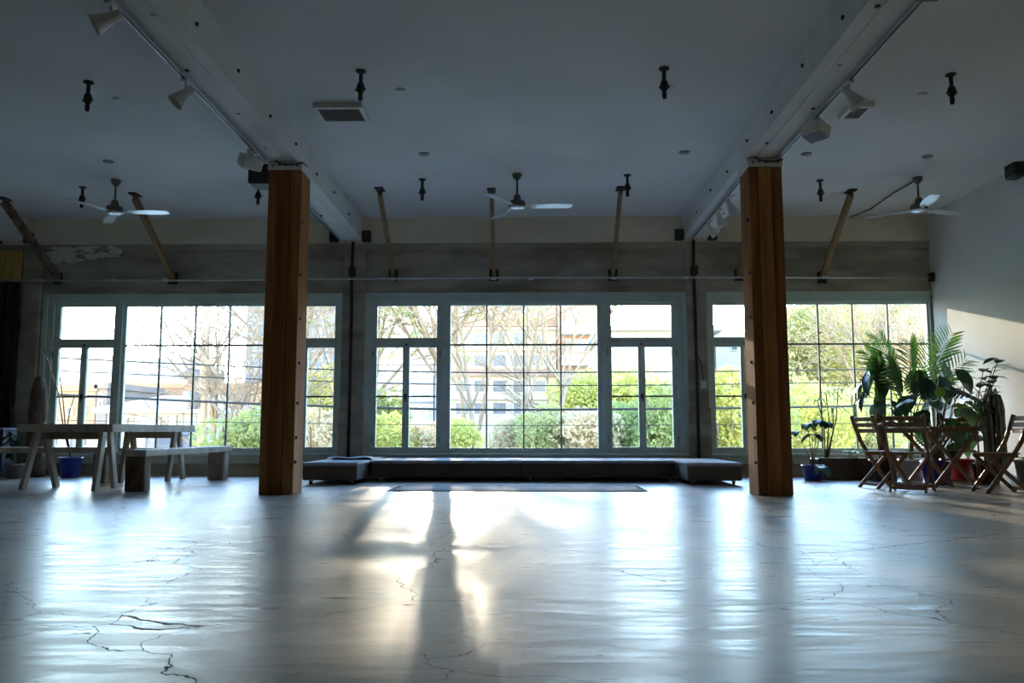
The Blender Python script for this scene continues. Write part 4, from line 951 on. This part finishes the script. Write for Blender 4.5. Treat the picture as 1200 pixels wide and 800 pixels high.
def bush(px, py, Y, rx, rz, label, fm, n, sz=.13, seed=1, name='shrub', group=None, z0=None, wood='bark_b'):
    rng = random.Random(seed); c = atY(px, py, Y); gz = GZ if z0 is None else z0; gz = min(gz, c.z - rz * .6)
    t = thing(name, (c.x, Y, gz), label, 'tree' if name == 'tree' else 'shrub', group)
    st = MB()
    for k in range(6):
        a = rng.uniform(0, 6.28); q = c + Vector((math.cos(a) * rx * .5, math.sin(a) * rx * .5, rng.uniform(0, .6) * rz))
        m_ = Vector((c.x, Y, gz)).lerp(q, .5) + Vector((0, 0, .3)); st.tube([Vector((c.x + .1 * k - .3, Y, gz)), m_, q], [.07, .05, .015], 5, caps=False)
    st.build('stems', wood, t)
    fb = MB(); lob = [(c + Vector((rng.uniform(-.55, .55) * rx, rng.uniform(-.55, .55) * rx, rng.uniform(-.5, .5) * rz)), rng.uniform(.35, .6)) for _ in range(12)]
    sz *= .72
    for k in range(int(n * 1.7)):
        lc, lr = lob[rng.randrange(12)]; d = Vector((rng.gauss(0, 1), rng.gauss(0, 1), rng.gauss(0, 1))).normalized() * rng.uniform(.55, 1) ** .5
        add_leaf(fb, rng, lc + Vector((d.x * rx * lr, d.y * rx * lr, d.z * rz * lr)), sz)
    tag(fb.build('foliage', fm, t), kind='stuff'); return t
GT = 'bare street trees'
bare_tree(262, 27, 12, 'bare pale tree with fine twigs beside the utility pole', seed=3, r=.13, kids=6)
bare_tree(298, 23, 12, 'bare pale tree behind the post by the trestle table', seed=5, r=.12, kids=6)
bare_tree(372, 30, 15, 'bare pale tree in front of the blue tower', seed=8, r=.15, kids=6, tf=.5)
bare_tree(452, 31, 15, 'bare tree with sparse green leaves before the white apartments', seed=12, kids=5, foliage=('fol_g', 4000, .10), tf=.5)
bare_tree(545, 37, 18, 'bare brown tree before the cream apartments, leaning stems, sun-cutting crown leaves added', 'bark_p', seed=17, stems=2, r=.12, kids=5, foliage=('fol_t', 5000, .10), tf=.58, fz=5.6)  # crown leaves added above the view to thin the sun
bare_tree(522, 30, 14, 'tall tree with tan crown leaves added to cut sun before the lavender block', seed=19, r=.12, kids=6, foliage=('fol_t', 4500, .09), tf=.58, fz=4.8)  # leafy crown added high in the sun path to cut the floor glare
bare_tree(583, 28, 14, 'multi-stemmed bare pale tree before the cream apartments', seed=21, stems=3, r=.11, kids=4, tf=.5)
bare_tree(640, 40, 11, 'bare brown tree before the rose stucco stair tower', 'bark_b', seed=25)
bare_tree(688, 33, 8.5, 'bare tree with dry tan leaves near the yellow shrub', seed=29, foliage=('fol_t', 900, .10))
bare_tree(1000, 38, 11, 'bare pale tree on the dry hillside among olive trees', seed=33, z0=-1.5)
bare_tree(1030, 33, 10, 'bare pale tree on the dry hillside beside the window edge', seed=37, z0=-1.5)
bush(288, 512, 20, 1.1, 1.0, 'dark green shrub under the bare pale trees', 'fol_g', 2600, .10, 41)
bush(375, 470, 26, 1.3, 1.6, 'yellow green shrub in front of the blue tower', 'fol_y', 2600, .11, 42)
bush(378, 512, 22, 1.0, .9, 'tan dry shrub below the yellow green shrub', 'fol_t', 1800, .10, 43)
bush(452, 515, 24, 1.2, 1.0, 'yellow green shrub below the white apartments', 'fol_y', 2600, .11, 44)
bush(455, 480, 30, .9, 1.0, 'dark green round shrub before the white apartments', 'fol_g', 1600, .11, 45)
bush(497, 518, 25, 1.1, .8, 'tan dry shrub before the lavender block', 'fol_t', 2200, .10, 46)
bush(538, 515, 22, .8, .6, 'small yellow shrub under the leaning bare tree', 'fol_y', 1300, .09, 47)
bush(603, 512, 24, .9, .7, 'tan dry shrub under the multi-stemmed tree', 'fol_t', 1600, .09, 48)
bush(640, 512, 23, 1.2, 1.0, 'olive shrub below the cream apartments', 'fol_o', 2600, .10, 49)
bush(683, 465, 30, 1.4, 1.2, 'bright yellow green shrub before the rose stair tower', 'fol_y', 3000, .12, 50)
bush(684, 512, 22, 1.1, .8, 'tan dry shrub at the foot of the bright yellow shrub', 'fol_t', 2200, .10, 51)
bush(735, 462, 30, 1.4, 1.2, 'yellow shrub below the white house wall', 'fol_y', 2800, .12, 52)
bush(742, 508, 24, 1.3, 1.1, 'green shrub in the hedge below the yellow shrub', 'fol_g', 3200, .11, 53)
bush(780, 500, 22, 1.2, 1.4, 'dense green hedge shrub under the shuttered windows', 'fol_g', 3800, .11, 54)
bush(770, 465, 31, 1.2, .7, 'olive shrub topping the hedge under the shuttered windows', 'fol_o', 1800, .11, 55)
bush(850, 485, 23, 1.3, 1.7, 'tall yellow green hedge shrub beside the white side house', 'fol_y', 4200, .11, 56)
bush(900, 480, 25, 1.2, 1.6, 'green hedge shrub behind the post near the plants', 'fol_g', 3000, .11, 57)
bush(940, 400, 40, 3.2, 3.6, 'round olive tree on the hillside edge', 'fol_o', 9000, .17, 58, 'tree')
bush(975, 430, 46, 3.4, 4.0, 'pale tan brush tree on the hillside behind the bare tree', 'fol_t', 8000, .18, 59, 'tree')
bush(1025, 400, 48, 4.5, 4.5, 'wide tan brush tree high on the hillside', 'fol_t', 11000, .18, 60, 'tree')
bush(1078, 385, 44, 3.6, 4.5, 'olive tree on the hillside at the wall corner', 'fol_o', 9000, .17, 61, 'tree')
bush(945, 490, 28, 1.9, 1.6, 'yellow green shrub at the foot of the round olive tree', 'fol_y', 4500, .12, 62)
bush(1000, 500, 30, 1.9, 1.4, 'olive shrub at the foot of the hillside', 'fol_o', 4200, .12, 63)
bush(1060, 490, 32, 2.6, 2.2, 'yellow green shrub at the hillside foot near the wall corner', 'fol_y', 5200, .13, 64)
bush(1110, 430, 40, 3.2, 4.5, 'tan brush tree beyond the wall corner', 'fol_t', 7000, .17, 65, 'tree')

# ------------------------------------------------------------------ utility pole and cables
pp = atY(239, 450, 25); t = thing('utility_pole', (pp.x, 25, GZ), 'tan wooden utility pole with crossarm and insulators', 'utility pole')
MB().tube([(pp.x, 25, GZ), (pp.x, 25, 7.2)], [.15, .11], 12).build('pole', 'wood_pole', t)
MB().bar((pp.x - 1.1, 24.85, 6.3), (pp.x + 1.1, 24.85, 6.3), .10, .12).build('crossarm', 'wood_pole', t)
for k in (-1, -.5, .5, 1): MB().lathe([(.04, 0), (.06, .04), (.03, .08), (.055, .12), (.02, .16)], 10, (pp.x + k, 24.85, 6.36)).build('insulator', 'white', t)
tb = MB().lathe([(.2, 0), (.22, .03), (.22, .5), (.18, .56)], 14, (pp.x - .3, 24.8, 1.35)).build('transformer', 'vent', t)
def cable(pts, r, label):
    YW = 19.0; P = [atY(px, py, YW) for px, py in pts]
    # smooth through the points
    out = []
    for i in range(len(P) - 1):
        p0 = P[max(i - 1, 0)]; p1 = P[i]; p2 = P[i + 1]; p3 = P[min(i + 2, len(P) - 1)]
        for k in range(6):
            u = k / 6; out.append(.5 * ((2 * p1) + (p2 - p0) * u + (2 * p0 - 5 * p1 + 4 * p2 - p3) * u * u + (3 * p1 - p0 - 3 * p2 + p3) * u ** 3))
    out.append(P[-1])
    tag(MB().tube(out, r, 5).build('overhead_cable', 'wire', at=P[0]), label, 'cable', 'overhead cables outside the windows')
LC = 'thin black overhead cable sagging past the windows outside'
cable([(-150, 406), (65, 419), (300, 430), (525, 436), (700, 436), (925, 434), (1090, 430), (1350, 418)], .016, LC)
cable([(-150, 421), (65, 434), (300, 444), (525, 450.5), (700, 451.5), (925, 449), (1090, 446), (1350, 434)], .013, LC)
cable([(-150, 450), (65, 462), (300, 473), (525, 479.5), (700, 479.5), (925, 477), (1090, 473), (1350, 460)], .027, 'thick black overhead cable, the stoutest one past the windows')
cable([(-150, 484), (65, 492), (300, 495), (525, 498), (700, 498), (925, 497), (1090, 494), (1350, 486)], .008, LC)
